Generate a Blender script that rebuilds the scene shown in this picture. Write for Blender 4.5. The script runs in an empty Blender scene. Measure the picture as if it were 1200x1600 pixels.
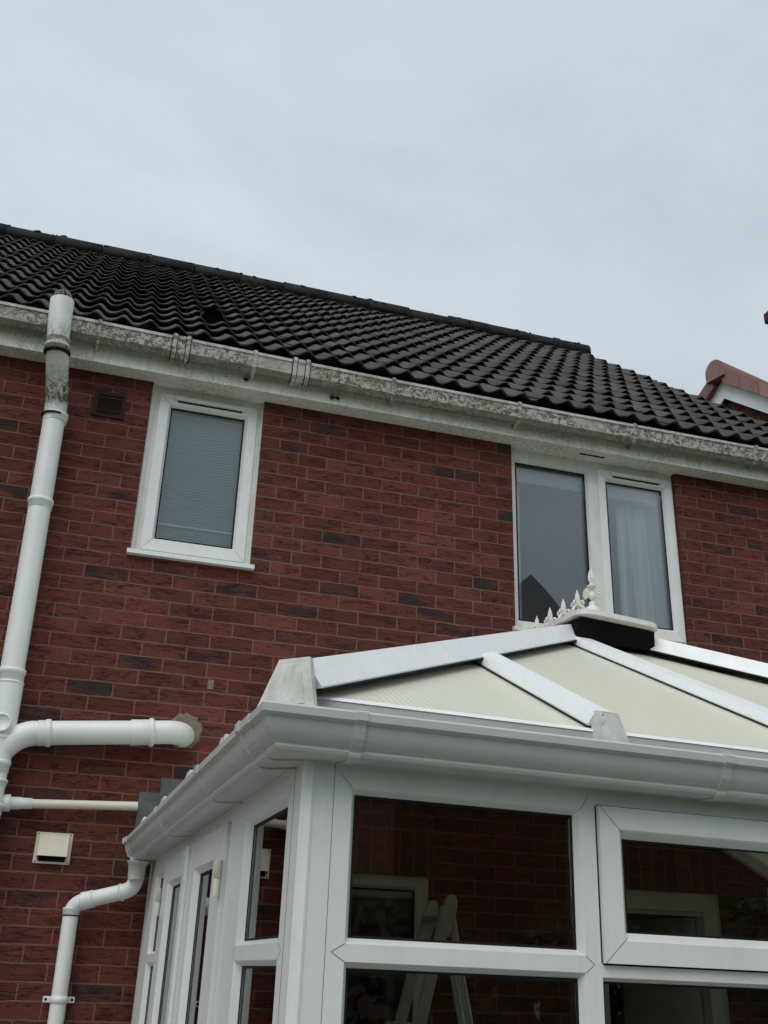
import bpy, bmesh, math, random
from mathutils import Vector, Matrix
random.seed(7)
S = bpy.context.scene
COL = S.collection
PI = math.pi
GZ = -4.725                                  # ground level; z = 0 is the house soffit

# ------------------------------------------------------------------ camera
yaw, pitch, roll = 0.2829, 0.4244, 0.0325
fw = Vector((math.sin(yaw)*math.cos(pitch), math.cos(yaw)*math.cos(pitch), math.sin(pitch)))
rt = Vector((math.cos(yaw), -math.sin(yaw), 0)); up = rt.cross(fw)
r2 = math.cos(roll)*rt + math.sin(roll)*up
u2 = -math.sin(roll)*rt + math.cos(roll)*up
cam = bpy.data.cameras.new('camera'); co = bpy.data.objects.new('camera', cam); COL.objects.link(co)
m = Matrix((r2, u2, -fw)).transposed().to_4x4(); m.translation = Vector((-0.8159, -5.1729, -3.0164))
co.matrix_world = m
cam.sensor_fit = 'VERTICAL'; cam.sensor_height = 36; cam.lens = 36*1613.13/1600
cam.clip_start = .05; cam.clip_end = 2000
S.camera = co

# ------------------------------------------------------------------ world, sun, exposure
SUN_EL, SUN_AZ = math.radians(52), math.radians(-35)     # azimuth measured from -Y towards +X
w = bpy.data.worlds.new('World'); S.world = w; w.use_nodes = True
wn = w.node_tree; wn.nodes.clear()
def WN(t, **k):
    n = wn.nodes.new(t)
    for a, b in k.items(): setattr(n, a, b)
    return n
wo = WN('ShaderNodeOutputWorld'); bg = WN('ShaderNodeBackground')
sky = WN('ShaderNodeTexSky', sky_type='NISHITA'); sky.sun_disc = False
sky.sun_elevation = SUN_EL; sky.sun_rotation = PI - SUN_AZ
sky.dust_density = 3.0
tc = WN('ShaderNodeTexCoord'); mp = WN('ShaderNodeMapping'); mp.inputs['Scale'].default_value = (1, 1, 2.0)
wn.links.new(tc.outputs['Generated'], mp.inputs['Vector'])
nz = WN('ShaderNodeTexNoise'); nz.inputs['Scale'].default_value = 2.3; nz.inputs['Detail'].default_value = 7; nz.inputs['Roughness'].default_value = .56
nz.inputs['Distortion'].default_value = .4
wn.links.new(mp.outputs['Vector'], nz.inputs['Vector'])
cr = WN('ShaderNodeValToRGB')
cr.color_ramp.elements[0].position = .30; cr.color_ramp.elements[0].color = (4.45, 5.25, 5.75, 1)
cr.color_ramp.elements[1].position = .70; cr.color_ramp.elements[1].color = (5.85, 6.45, 6.98, 1)
wn.links.new(nz.outputs['Fac'], cr.inputs['Fac'])
mx = WN('ShaderNodeMixRGB'); mx.inputs['Fac'].default_value = .9           # overcast: cloud layer hides most of the blue
wn.links.new(sky.outputs['Color'], mx.inputs['Color1']); wn.links.new(cr.outputs['Color'], mx.inputs['Color2'])
bg.inputs['Strength'].default_value = .116
wn.links.new(mx.outputs['Color'], bg.inputs['Color']); wn.links.new(bg.outputs['Background'], wo.inputs['Surface'])
sl = bpy.data.lights.new('sun', 'SUN'); sl.energy = 1.5; sl.angle = math.radians(55); sl.color = (1, .97, .93)
so = bpy.data.objects.new('sun', sl); COL.objects.link(so)
sd = Vector((math.sin(SUN_AZ)*math.cos(SUN_EL), -math.cos(SUN_AZ)*math.cos(SUN_EL), math.sin(SUN_EL)))
so.rotation_euler = sd.to_track_quat('Z', 'Y').to_euler(); so.location = sd*30
S.view_settings.view_transform = 'Standard'; S.view_settings.look = 'None'
S.view_settings.exposure = .08; S.view_settings.gamma = 1; S.view_settings.use_curve_mapping = False
S.render.engine = 'CYCLES'
S.cycles.max_bounces = 10; S.cycles.transparent_max_bounces = 24; S.cycles.use_denoising = True

# ------------------------------------------------------------------ material helpers
class NT:
    def __init__(s, name):
        s.m = bpy.data.materials.new(name); s.m.use_nodes = True; s.t = s.m.node_tree; s.t.nodes.clear()
        s.out = s.n('ShaderNodeOutputMaterial')
    def n(s, t, **k):
        x = s.t.nodes.new(t)
        for a, b in k.items(): setattr(x, a, b)
        return x
    def l(s, a, b): s.t.links.new(a, b)
    def put(s, sock, v):
        if hasattr(v, 'is_output'): s.l(v, sock)
        else: sock.default_value = v
    def math(s, op, a, b=None, clamp=False):
        x = s.n('ShaderNodeMath', operation=op); x.use_clamp = clamp
        s.put(x.inputs[0], a)
        if b is not None: s.put(x.inputs[1], b)
        return x.outputs[0]
    def mix(s, f, a, b, mode='MIX'):
        x = s.n('ShaderNodeMixRGB', blend_type=mode)
        s.put(x.inputs[0], f); s.put(x.inputs[1], a if hasattr(a, 'is_output') else (*a, 1)); s.put(x.inputs[2], b if hasattr(b, 'is_output') else (*b, 1))
        return x.outputs[0]
    def ramp(s, f, stops):
        x = s.n('ShaderNodeValToRGB'); s.l(f, x.inputs[0]); e = x.color_ramp.elements
        while len(e) < len(stops): e.new(.5)
        for i, (p, c) in enumerate(stops):
            e[i].position = p; e[i].color = (*c, 1) if isinstance(c, tuple) else (c, c, c, 1)
        return x.outputs[0]
    def noise(s, vec, scale, detail=4, rough=.55, dist=0.):
        x = s.n('ShaderNodeTexNoise'); x.inputs['Scale'].default_value = scale; x.inputs['Detail'].default_value = detail
        x.inputs['Roughness'].default_value = rough; x.inputs['Distortion'].default_value = dist
        s.l(vec, x.inputs['Vector']); return x.outputs['Fac']
    def obj(s, scale=(1, 1, 1), loc=(0, 0, 0)):
        t = s.n('ShaderNodeTexCoord'); mpp = s.n('ShaderNodeMapping'); mpp.inputs['Scale'].default_value = scale; mpp.inputs['Location'].default_value = loc
        s.l(t.outputs['Object'], mpp.inputs['Vector']); return mpp.outputs[0]
    def bsdf(s, color, rough=.5, spec=.5, bump=None, bstr=.3, bdist=.01, metal=0):
        b = s.n('ShaderNodeBsdfPrincipled')
        s.put(b.inputs['Base Color'], color if hasattr(color, 'is_output') else (*color, 1))
        s.put(b.inputs['Roughness'], rough); b.inputs['Specular IOR Level'].default_value = spec; b.inputs['Metallic'].default_value = metal
        if bump is not None:
            k = s.n('ShaderNodeBump'); k.inputs['Strength'].default_value = bstr; k.inputs['Distance'].default_value = bdist
            s.l(bump, k.inputs['Height']); s.l(k.outputs[0], b.inputs['Normal'])
        s.l(b.outputs[0], s.out.inputs['Surface']); return b

def brick_mat(name, soldier=False, shifts=True, tone=1.0):
    t = NT(name)
    tx = t.n('ShaderNodeTexCoord'); sp = t.n('ShaderNodeSeparateXYZ'); t.l(tx.outputs['Object'], sp.inputs[0])
    x, y, z = sp.outputs
    u = t.math('ADD', x, y)
    if soldier:
        cu, cv = t.math('ADD', z, .0), u
    else:
        cu, cv = u, z
        if shifts:                                        # three-quarter bats between the upper windows, as laid on site
            hi = t.math('GREATER_THAN', z, -1.05-GZ)
            a = t.math('MULTIPLY', t.math('MULTIPLY', t.math('LESS_THAN', x, .195), t.math('GREATER_THAN', x, -.06)), hi)
            b = t.math('MULTIPLY', t.math('MULTIPLY', t.math('GREATER_THAN', x, 1.24), t.math('LESS_THAN', x, 1.52)), hi)
            c = t.math('GREATER_THAN', x, 2.6)
            sh = t.math('ADD', t.math('MULTIPLY', a, -.058), t.math('ADD', t.math('MULTIPLY', b, .066), t.math('MULTIPLY', c, .025)))
            cu = t.math('ADD', cu, sh)
    # slight waviness of the joints
    wob = t.noise(t.obj((1, 1, 1)), 9, 2)
    wob2 = t.noise(t.obj((1, 1, 1), (5, 3, 1)), 34, 2)
    cvw = t.math('ADD', cv, t.math('ADD', t.math('MULTIPLY', t.math('SUBTRACT', wob, .5), .009), t.math('MULTIPLY', t.math('SUBTRACT', wob2, .5), .0045)))
    cuw = t.math('ADD', cu, t.math('MULTIPLY', t.math('SUBTRACT', wob2, .5), .007))
    cb = t.n('ShaderNodeCombineXYZ'); t.l(cuw, cb.inputs[0]); t.l(cvw, cb.inputs[1])
    br = t.n('ShaderNodeTexBrick'); br.offset = .5; br.offset_frequency = 2; br.squash = 1; br.squash_frequency = 2
    if soldier: br.offset = 0
    br.inputs['Color1'].default_value = (0, 0, 0, 1); br.inputs['Color2'].default_value = (1, 1, 1, 1); br.inputs['Mortar'].default_value = (.5, .5, .5, 1)
    br.inputs['Scale'].default_value = 1; br.inputs['Mortar Size'].default_value = .0042; br.inputs['Mortar Smooth'].default_value = .25; br.inputs['Bias'].default_value = 0
    br.inputs['Brick Width'].default_value = .2237 if not soldier else .24; br.inputs['Row Height'].default_value = .075
    t.l(cb.outputs[0], br.inputs['Vector'])
    rnd, mort = br.outputs['Color'], br.outputs['Fac']
    k = tone
    c0 = t.ramp(rnd, [(0, (.142*k, .037*k, .026*k)), (.28, (.180*k, .048*k, .033*k)), (.42, (.118*k, .033*k, .021*k)), (.6, (.165*k, .043*k, .031*k)), (.8, (.192*k, .056*k, .040*k)), (1, (.112*k, .035*k, .023*k))])
    # burnt bricks: a blue-black smudge that leaves the ends red
    dark = t.ramp(rnd, [(.0, 0.), (.115, 0.), (.12, 1.), (.20, 1.), (.205, 0.), (.58, 0.), (.585, .4), (.74, .4), (.745, 0.), (1., 0.)])
    sm = t.ramp(t.noise(t.obj((6, 6, 15)), 1.0, 3, .5), [(.36, 0.), (.55, 1.)])
    c1 = t.mix(t.math('MULTIPLY', t.math('MULTIPLY', dark, sm), .9), c0, (.036*k, .029*k, .029*k))
    # surface mottling and creases
    mo = t.noise(t.obj((1, 1, 1)), 60, 5, .65)
    c2 = t.mix(.55, c1, t.ramp(mo, [(.25, .45), (.75, 1.45)]), 'MULTIPLY')
    big = t.noise(t.obj((1, 1, 1)), 1.3, 3)
    c2 = t.mix(.5, c2, t.ramp(big, [(.3, .72), (.7, 1.2)]), 'MULTIPLY')
    cn = t.noise(t.obj((6.5, 6.5, 40)), 1.0, 3, .5, .9)
    crs = t.math('SUBTRACT', 1, t.math('MULTIPLY', t.math('ABSOLUTE', t.math('SUBTRACT', cn, .5)), 22), True)
    msk = t.ramp(t.noise(t.obj((7, 7, 16), (3, 1, 7)), 1.0, 2), [(.42, 0.), (.50, 1.)])
    crs = t.math('MULTIPLY', crs, msk)
    c3 = t.mix(t.math('MULTIPLY', crs, .85), c2, (.012, .006, .006))
    mcol = t.mix(t.noise(t.obj(), 25, 4), (.165*k, .082*k, .056*k), (.265*k, .155*k, .114*k))
    mcol = t.mix(t.ramp(t.noise(t.obj(), 3.1, 3), [(.45, 0.), (.75, .6)]), mcol, (.15*k, .062*k, .047*k))
    col = t.mix(mort, c3, mcol)
    # green-grey damp marks
    dm = t.ramp(t.noise(t.obj((1, 1, 1), (9, 2, 4)), 4, 4), [(.66, 0.), (.78, .35)])
    col = t.mix(dm, col, (.07, .06, .045))
    h = t.math('ADD', t.math('MULTIPLY', mort, -1.0), t.math('ADD', t.math('MULTIPLY', mo, .55), t.math('MULTIPLY', crs, -.7)))
    t.bsdf(col, .85, .25, h, .55, .006)
    return t.m

def plastic(name, base, rough=.35, dirt=.12, dirtcol=(.28, .27, .23), specks=0., scale=6, thr=.66):
    t = NT(name)
    d = t.ramp(t.noise(t.obj(), scale, 6, .65), [(.40, 0.), (.80, 1.)])
    c = t.mix(t.math('MULTIPLY', d, dirt), base, dirtcol)
    st = t.ramp(t.noise(t.obj((40, 40, 2.5)), 1.0, 3), [(.5, 0.), (.8, 1.)])
    c = t.mix(t.math('MULTIPLY', st, dirt*.6), c, dirtcol)
    if specks:
        sk = t.ramp(t.noise(t.obj((1, 1, 1), (3, 8, 1)), 38, 5, .7), [(thr, 0.), (thr+.06, 1.)])
        pm = t.ramp(t.noise(t.obj((1, 1, 1), (1, 8, 3)), 4, 2), [(.48, 0.), (.6, 1.)])
        c = t.mix(t.math('MULTIPLY', t.math('MULTIPLY', sk, pm), specks), c, (.06, .055, .045))
    rg = t.math('ADD', rough, t.math('MULTIPLY', d, .2))
    t.bsdf(c, rg, .5, t.noise(t.obj(), 14, 2), .03, .01)
    return t.m

def grime_mat(name, base, amount=1.0):                     # algae-eaten old gutter plastic
    t = NT(name)
    big = t.ramp(t.noise(t.obj((2.6, 2.6, 7)), 1.0, 4, .6), [(.33, .0), (.50, 1.)])
    pat = t.noise(t.obj((1, 1, 1.2)), 34, 6, .70, .9)
    p1 = t.ramp(pat, [(.46, 0.), (.54, 1.)])
    worm = t.math('SUBTRACT', 1, t.math('MULTIPLY', t.math('ABSOLUTE', t.math('SUBTRACT', t.noise(t.obj((1, 1, 1), (4, 4, 4)), 48, 2, .5, 2.4), .5)), 14), True)
    f = t.math('MULTIPLY', t.math('MULTIPLY', big, p1), amount, True)
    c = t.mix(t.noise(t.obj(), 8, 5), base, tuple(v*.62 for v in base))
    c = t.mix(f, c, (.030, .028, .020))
    c = t.mix(t.math('MULTIPLY', t.math('MULTIPLY', worm, big), .55*amount), c, (.5, .48, .42))
    gr = t.ramp(t.noise(t.obj((1, 1, 1), (7, 2, 2)), 5, 4), [(.5, 0.), (.75, .5)])
    c = t.mix(t.math('MULTIPLY', gr, amount), c, (.16, .16, .10))
    t.bsdf(c, .6, .35, pat, .15, .004)
    return t.m

def fascia_mat(name):
    t = NT(name)
    st = t.ramp(t.noise(t.obj((34, 34, 1.6)), 1.0, 4, .6), [(.38, 0.), (.75, 1.)])
    pt = t.ramp(t.noise(t.obj((2, 2, 6)), 1.0, 5, .6), [(.42, 0.), (.72, 1.)])
    fi = t.ramp(t.noise(t.obj(), 70, 5, .7), [(.46, 0.), (.6, 1.)])
    c = t.mix(t.math('MULTIPLY', st, .42), (.74, .74, .69), (.30, .30, .25))
    c = t.mix(t.math('MULTIPLY', t.math('MULTIPLY', pt, fi), .75), c, (.13, .125, .095))
    t.bsdf(c, .5, .4)
    return t.m

def tile_mat(name, base, var=.5, rough=.5, spec=.5, lichen=.4):
    t = NT(name)
    at = t.n('ShaderNodeAttribute'); at.attribute_name = 'tint'
    n1 = t.noise(t.obj(), 26, 6, .7); n2 = t.noise(t.obj(), 2.0, 4)
    c = t.mix(var, base, t.ramp(n1, [(.25, .45), (.75, 1.5)]), 'MULTIPLY')
    c = t.mix(1, c, t.ramp(at.outputs['Fac'], [(0, .72), (1, 1.3)]), 'MULTIPLY')
    c = t.mix(.6, c, t.ramp(n2, [(.3, .6), (.7, 1.25)]), 'MULTIPLY')
    sp = t.ramp(t.noise(t.obj((1, 1, 1), (2, 5, 2)), 22, 4, .7), [(.70, 0.), (.74, 1.)])
    c = t.mix(t.math('MULTIPLY', sp, lichen), c, (.14, .145, .12))
    t.bsdf(c, t.ramp(n1, [(.2, rough-.12), (.8, rough+.15)]), spec, n1, .25, .004)
    return t.m

def glass_mat(name, tint=(.98, .992, .992)):
    t = NT(name)
    fr = t.n('ShaderNodeFresnel'); fr.inputs['IOR'].default_value = 1.5
    bp = t.n('ShaderNodeBump'); bp.inputs['Strength'].default_value = .02; bp.inputs['Distance'].default_value = .02
    t.l(t.noise(t.obj(), 2.2, 2), bp.inputs['Height'])
    a = t.n('ShaderNodeBsdfTransparent'); a.inputs[0].default_value = (*tint, 1)
    g = t.n('ShaderNodeBsdfGlossy'); g.inputs['Roughness'].default_value = .01; t.l(bp.outputs[0], g.inputs['Normal'])
    x = t.n('ShaderNodeMixShader'); t.l(fr.outputs[0], x.inputs[0]); t.l(a.outputs[0], x.inputs[1]); t.l(g.outputs[0], x.inputs[2])
    t.l(x.outputs[0], t.out.inputs['Surface']); return t.m

def poly_mat(name):                                        # multiwall polycarbonate, yellowed
    t = NT(name)
    tx = t.n('ShaderNodeTexCoord'); uv = t.n('ShaderNodeSeparateXYZ'); t.l(tx.outputs['UV'], uv.inputs[0])
    fl = t.math('SINE', t.math('MULTIPLY', uv.outputs[0], 2*PI/.017))
    st = t.noise(t.obj((1, 1, 1)), 3.0, 5, .6)
    c = t.mix(t.ramp(st, [(.35, 0.), (.7, 1.)]), (.91, .91, .79), (.93, .93, .87))
    c = t.mix(t.math('MULTIPLY', t.math('ADD', t.math('MULTIPLY', fl, .5), .5), .55), c, (.74, .75, .57))
    yl = t.ramp(t.noise(t.obj((1, 1, 1), (6, 2, 5)), 1.4, 3, .5), [(.44, 0.), (.68, .55)])
    c = t.mix(yl, c, (.90, .905, .72))
    dn = t.ramp(t.noise(t.obj((1, 1, 1), (3, 3, 9)), 18, 6, .7), [(.55, 0.), (.8, .5)])
    c = t.mix(dn, c, (.74, .74, .55))
    d = t.n('ShaderNodeBsdfPrincipled'); t.l(c, d.inputs['Base Color']); d.inputs['Roughness'].default_value = .3
    bp = t.n('ShaderNodeBump'); bp.inputs['Strength'].default_value = .15; bp.inputs['Distance'].default_value = .003; t.l(fl, bp.inputs['Height']); t.l(bp.outputs[0], d.inputs['Normal'])
    tr = t.n('ShaderNodeBsdfTranslucent'); t.l(c, tr.inputs[0])
    x = t.n('ShaderNodeMixShader'); x.inputs[0].default_value = .31; t.l(d.outputs[0], x.inputs[1]); t.l(tr.outputs[0], x.inputs[2])
    t.l(x.outputs[0], t.out.inputs['Surface']); return t.m

def simple(name, col, rough=.6, spec=.4, metal=0, var=.25, scale=12):
    t = NT(name); n = t.noise(t.obj(), scale, 5, .6)
    c = t.mix(var, col, t.ramp(n, [(.25, .5), (.75, 1.4)]), 'MULTIPLY')
    t.bsdf(c, rough, spec, n, .06, .005, metal); return t.m

def mossy_pipe(name):
    t = NT(name)
    d = t.ramp(t.noise(t.obj(), 5, 6, .65), [(.42, 0.), (.8, 1.)])
    c = t.mix(t.math('MULTIPLY', d, .45), (.70, .72, .69), (.33, .33, .26))
    tx = t.n('ShaderNodeTexCoord'); sp = t.n('ShaderNodeSeparateXYZ'); t.l(tx.outputs['Object'], sp.inputs[0])
    gr = t.ramp(t.noise(t.obj((1, 1, .5)), 60, 6, .75), [(.42, 0.), (.56, 1.)])
    t2 = t.n('ShaderNodeVertexColor') if False else None
    at = t.n('ShaderNodeAttribute'); at.attribute_name = 'moss'
    c = t.mix(t.math('MULTIPLY', t.math('ADD', t.math('MULTIPLY', gr, .8), .15), at.outputs['Fac'], True), c, (.080, .078, .030))
    t.bsdf(c, .42, .45); return t.m

M = {}
M['brick'] = brick_mat('red_brick', tone=.73)
M['brick2'] = brick_mat('neighbour_brick', shifts=False, tone=.65)
M['soldier'] = brick_mat('soldier_brick', soldier=True, tone=.78)
M['upvc'] = plastic('white_upvc', (.74, .76, .75), .3, .17, specks=.7)
M['upvc_old'] = plastic('weathered_upvc', (.70, .71, .67), .4, .35, (.33, .33, .27), .5, 9)
M['upvc_roof'] = plastic('glazing_bar_white', (.80, .82, .83), .35, .22, (.42, .42, .39), .25, 7)
M['cap_dirty'] = plastic('end_cap_grimy', (.60, .60, .56), .5, .6, (.22, .22, .17), 1.0, 16, .55)
M['gutter_c'] = plastic('conservatory_gutter_white', (.50, .51, .50), .35, .3, (.35, .35, .32), .7, 5)
M['gutter_h'] = grime_mat('grimy_gutter', (.54, .53, .465), 1.15)
M['gutter_lip'] = grime_mat('gutter_lip_worn', (.60, .59, .54), .35)
M['gutter_under'] = grime_mat('gutter_shaded_underside', (.27, .26, .215), .6)  # browner underside, its weaker light also darkened into the base colour
M['union'] = grime_mat('grimy_bracket', (.58, .57, .51), .9)
M['fascia'] = fascia_mat('stained_fascia')
M['tile'] = tile_mat('dark_pantile', (.052, .046, .043), .5, .75, .35)
M['ridge'] = tile_mat('dark_ridge_tile', (.0125, .0115, .010), .6, .8, .25)
M['bed'] = simple('mossy_mortar', (.010, .010, .006), .95, .1, 0, .8, 30)
M['moss'] = simple('moss', (.026, .029, .012), .95, .1, 0, .6, 40)
M['redtile'] = tile_mat('red_verge_tile', (.24, .135, .115), .35, .75, .25, .1)
M['glass'] = glass_mat('window_glass')
M['poly'] = poly_mat('polycarbonate')
M['pipe'] = plastic('pipe_white', (.72, .75, .73), .35, .22, (.42, .42, .36), .3, 6)
M['mpipe'] = mossy_pipe('mossy_pipe')
M['trim'] = plastic('eaves_trim_grey', (.42, .42, .40), .4, .3, (.2, .2, .18), .3)
M['cream'] = plastic('cream_plastic', (.62, .56, .43), .4, .25, (.40, .34, .24), .3)
M['cream2'] = plastic('cream_pipe', (.66, .62, .52), .4, .25, (.42, .38, .3), .3)
M['brown'] = simple('brown_plastic', (.024, .015, .012), .75, .2)
M['brown2'] = simple('dark_louvre', (.012, .009, .009), .6)
M['brown2'] = simple('dark_louvre', (.012, .009, .009), .6)
M['black'] = simple('black_void', (.008, .008, .008), .9, .1)  # flat black standing for the shade inside open cavities
M['seal'] = simple('black_gasket', (.012, .012, .013), .6, .2)
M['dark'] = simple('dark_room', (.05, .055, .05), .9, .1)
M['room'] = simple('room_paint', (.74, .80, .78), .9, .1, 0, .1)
M['lead'] = simple('lead_flashing', (.085, .095, .10), .5, .5, 0, .9, 14)
M['cement'] = simple('cement_patch', (.19, .165, .12), .95, .1, 0, .6, 45)
M['alu'] = simple('ladder_aluminium', (.42, .42, .38), .42, .5, .6, .35)
M['finial'] = plastic('cresting_cream', (.74, .73, .66), .45, .3, (.3, .29, .24), .8, 16)
M['beige'] = plastic('beige_paint', (.50, .49, .41), .5, .15)
M['hinge'] = plastic('hinge_cream', (.62, .60, .50), .4, .15)
M['wire'] = simple('wire', (.20, .21, .21), .5, .5, .3)
M['grass'] = simple('lawn', (.05, .075, .02), .95, .1, 0, .6, 3)
M['patio'] = simple('patio_slab', (.36, .35, .32), .9, .2, 0, .4, 5)
M['added_hedge'] = simple('added_hedge_leaf', (.03, .05, .02), .8, .2, 0, .6, 8)
M['floor'] = simple('interior_floor', (.55, .50, .43), .7, .2)

def fabric_mat():
    t = NT('curtain_fabric'); n = t.noise(t.obj((60, 60, 60)), 1, 2)
    c = t.mix(.2, (.78, .88, .89), t.ramp(n, [(.3, .8), (.7, 1.15)]), 'MULTIPLY')
    d = t.n('ShaderNodeBsdfDiffuse'); t.l(c, d.inputs[0]); tr = t.n('ShaderNodeBsdfTranslucent'); t.l(c, tr.inputs[0])
    x = t.n('ShaderNodeMixShader'); x.inputs[0].default_value = .08; t.l(d.outputs[0], x.inputs[1]); t.l(tr.outputs[0], x.inputs[2]); t.l(x.outputs[0], t.out.inputs['Surface']); return t.m
M['fabric'] = fabric_mat()
M['blind'] = simple('pleated_blind', (.36, .52, .51), .8, .2, 0, .08, 3)

# ------------------------------------------------------------------ mesh helpers
ROFF = {}                                                 # root name -> where its meshes are authored from
class MB:
    def __init__(s): s.v = []; s.f = []; s.mi = []; s.sm = []; s.uv = {}; s.att = {}
    def add(s, vs, fs, mi=0, smooth=False):
        o = len(s.v); s.v += [tuple(p) for p in vs]
        for f in fs: s.f.append(tuple(o+i for i in f)); s.mi.append(mi); s.sm.append(smooth)
        return o
    def quad(s, a, b, c, d, mi=0): s.add([a, b, c, d], [(0, 1, 2, 3)], mi)
    def box(s, x0, x1, y0, y1, z0, z1, mi=0, bev=0.):
        if bev <= 0:
            vs = [(x, y, z) for x in (x0, x1) for y in (y0, y1) for z in (z0, z1)]
            s.add(vs, [(0, 1, 3, 2), (4, 6, 7, 5), (0, 4, 5, 1), (2, 3, 7, 6), (0, 2, 6, 4), (1, 5, 7, 3)], mi)
        else:
            bm = bmesh.new(); bmesh.ops.create_cube(bm, size=1)
            for v in bm.verts: v.co = Vector((x0+(v.co.x+.5)*(x1-x0), y0+(v.co.y+.5)*(y1-y0), z0+(v.co.z+.5)*(z1-z0)))
            bmesh.ops.bevel(bm, geom=bm.edges[:], offset=bev, segments=2, affect='EDGES', profile=.6)
            s.bm(bm, mi)
    def bm(s, bm, mi=0, smooth=False, mat=None):
        bm.verts.index_update()
        s.add([(mat @ v.co if mat else v.co)[:] for v in bm.verts], [[v.index for v in f.verts] for f in bm.faces], mi, smooth); bm.free()
    def hexa(s, p, mi=0):                               # 8 points: bottom 4 then top 4
        s.add(p, [(3, 2, 1, 0), (4, 5, 6, 7), (0, 1, 5, 4), (1, 2, 6, 5), (2, 3, 7, 6), (3, 0, 4, 7)], mi)
    def prism(s, poly, h0, h1, fn, mi=0, smooth=False):  # poly 2-D, extruded between h0 and h1, fn(p, q, h) -> xyz
        n = len(poly)
        s.add([fn(p, q, h0) for p, q in poly]+[fn(p, q, h1) for p, q in poly],
              [tuple(range(n))[::-1], tuple(range(n, 2*n))]+[(i, (i+1) % n, n+(i+1) % n, n+i) for i in range(n)], mi, smooth)
    def tube(s, pts, r, seg=14, mi=0, cap=True, rad=None):
        pts = [Vector(p) for p in pts]; n = len(pts); rings = []; nrm = None
        for i, p in enumerate(pts):
            d = (pts[min(i+1, n-1)]-pts[max(i-1, 0)]).normalized()
            if nrm is None:
                nrm = d.orthogonal().normalized()
            nrm = (nrm-d*nrm.dot(d)).normalized(); bn = d.cross(nrm)
            rr = rad[i] if rad else r
            rings.append([p+(nrm*math.cos(2*PI*k/seg)+bn*math.sin(2*PI*k/seg))*rr for k in range(seg)])
        vs = [v for g in rings for v in g]; fs = []
        for i in range(n-1):
            for k in range(seg): fs.append((i*seg+k, i*seg+(k+1) % seg, (i+1)*seg+(k+1) % seg, (i+1)*seg+k))
        o = s.add(vs, fs, mi, True)
        if cap:
            s.add(rings[0], [tuple(range(seg))[::-1]], mi); s.add(rings[-1], [tuple(range(seg))], mi)
        return o
    def lathe(s, prof, origin, axis=(0, 0, 1), seg=20, mi=0, ends=True):
        ax = Vector(axis).normalized(); a = ax.orthogonal().normalized(); b = ax.cross(a); o = Vector(origin)
        vs = [o+ax*h+(a*math.cos(2*PI*k/seg)+b*math.sin(2*PI*k/seg))*r for r, h in prof for k in range(seg)]
        fs = [(i*seg+k, i*seg+(k+1) % seg, (i+1)*seg+(k+1) % seg, (i+1)*seg+k) for i in range(len(prof)-1) for k in range(seg)]
        s.add(vs, fs, mi, True)
        if ends:
            if prof[0][0] > 1e-5: s.add(vs[:seg], [tuple(range(seg))[::-1]], mi)
            if prof[-1][0] > 1e-5: s.add(vs[-seg:], [tuple(range(seg))], mi)
    def build(s, name, mats, parent=None, off=(0, 0, 0), auto=True):
        root = parent
        while root and root.parent: root = root.parent
        if root is not None: off = ROFF.get(root.name, off)
        me = bpy.data.meshes.new(name); ox, oy, oz = off
        me.from_pydata([(x-ox, y-oy, z-oz) for x, y, z in s.v], [], s.f)
        for mm in (mats if isinstance(mats, (list, tuple)) else [mats]): me.materials.append(mm)
        for p, i, k in zip(me.polygons, s.mi, s.sm): p.material_index = i; p.use_smooth = k
        me.validate()
        bm = bmesh.new(); bm.from_mesh(me); bmesh.ops.recalc_face_normals(bm, faces=bm.faces[:]); bm.to_mesh(me); bm.free()
        o = bpy.data.objects.new(name, me); COL.objects.link(o)
        if parent: o.parent = parent
        return o

def tag(o, label=None, cat=None, group=None, kind=None):
    if label: o['label'] = label
    if cat: o['category'] = cat
    if group: o['group'] = group
    if kind: o['kind'] = kind
    return o
def thing(name, loc, label, cat, group=None, rot=(0, 0, 0)):
    o = bpy.data.objects.new(name, None); o.location = loc; o.rotation_euler = rot; o.empty_display_size = .2; COL.objects.link(o)
    ROFF[o.name] = tuple(loc) if rot == (0, 0, 0) else (0, 0, loc[2])
    return tag(o, label, cat, group)
def arc(c, a, b, n=8):                                   # points of a quarter-like bend a -> c (corner) -> b
    a, b, c = Vector(a), Vector(b), Vector(c)
    return [(1-t)**2*a+2*t*(1-t)*c+t*t*b for t in [i/n for i in range(n+1)]]

# ------------------------------------------------------------------ ground
g = MB(); g.quad((-300, -300, GZ-.004), (300, -300, GZ-.004), (300, 300, GZ-.004), (-300, 300, GZ-.004))
tag(g.build('ground', M['grass']), kind='structure')
g = MB(); g.quad((-5.5, -4.2, GZ), (5.5, -4.2, GZ), (5.5, 0, GZ), (-5.5, 0, GZ))
tag(g.build('patio', M['patio']), kind='structure')

# ------------------------------------------------------------------ the house
HO = (0, 0, GZ)
house = thing('brick_house', HO, 'two storey red brick house with black pantile roof and white eaves', 'house')
HX0, HX1, HD = -5.2, 3.98, 8.2
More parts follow.
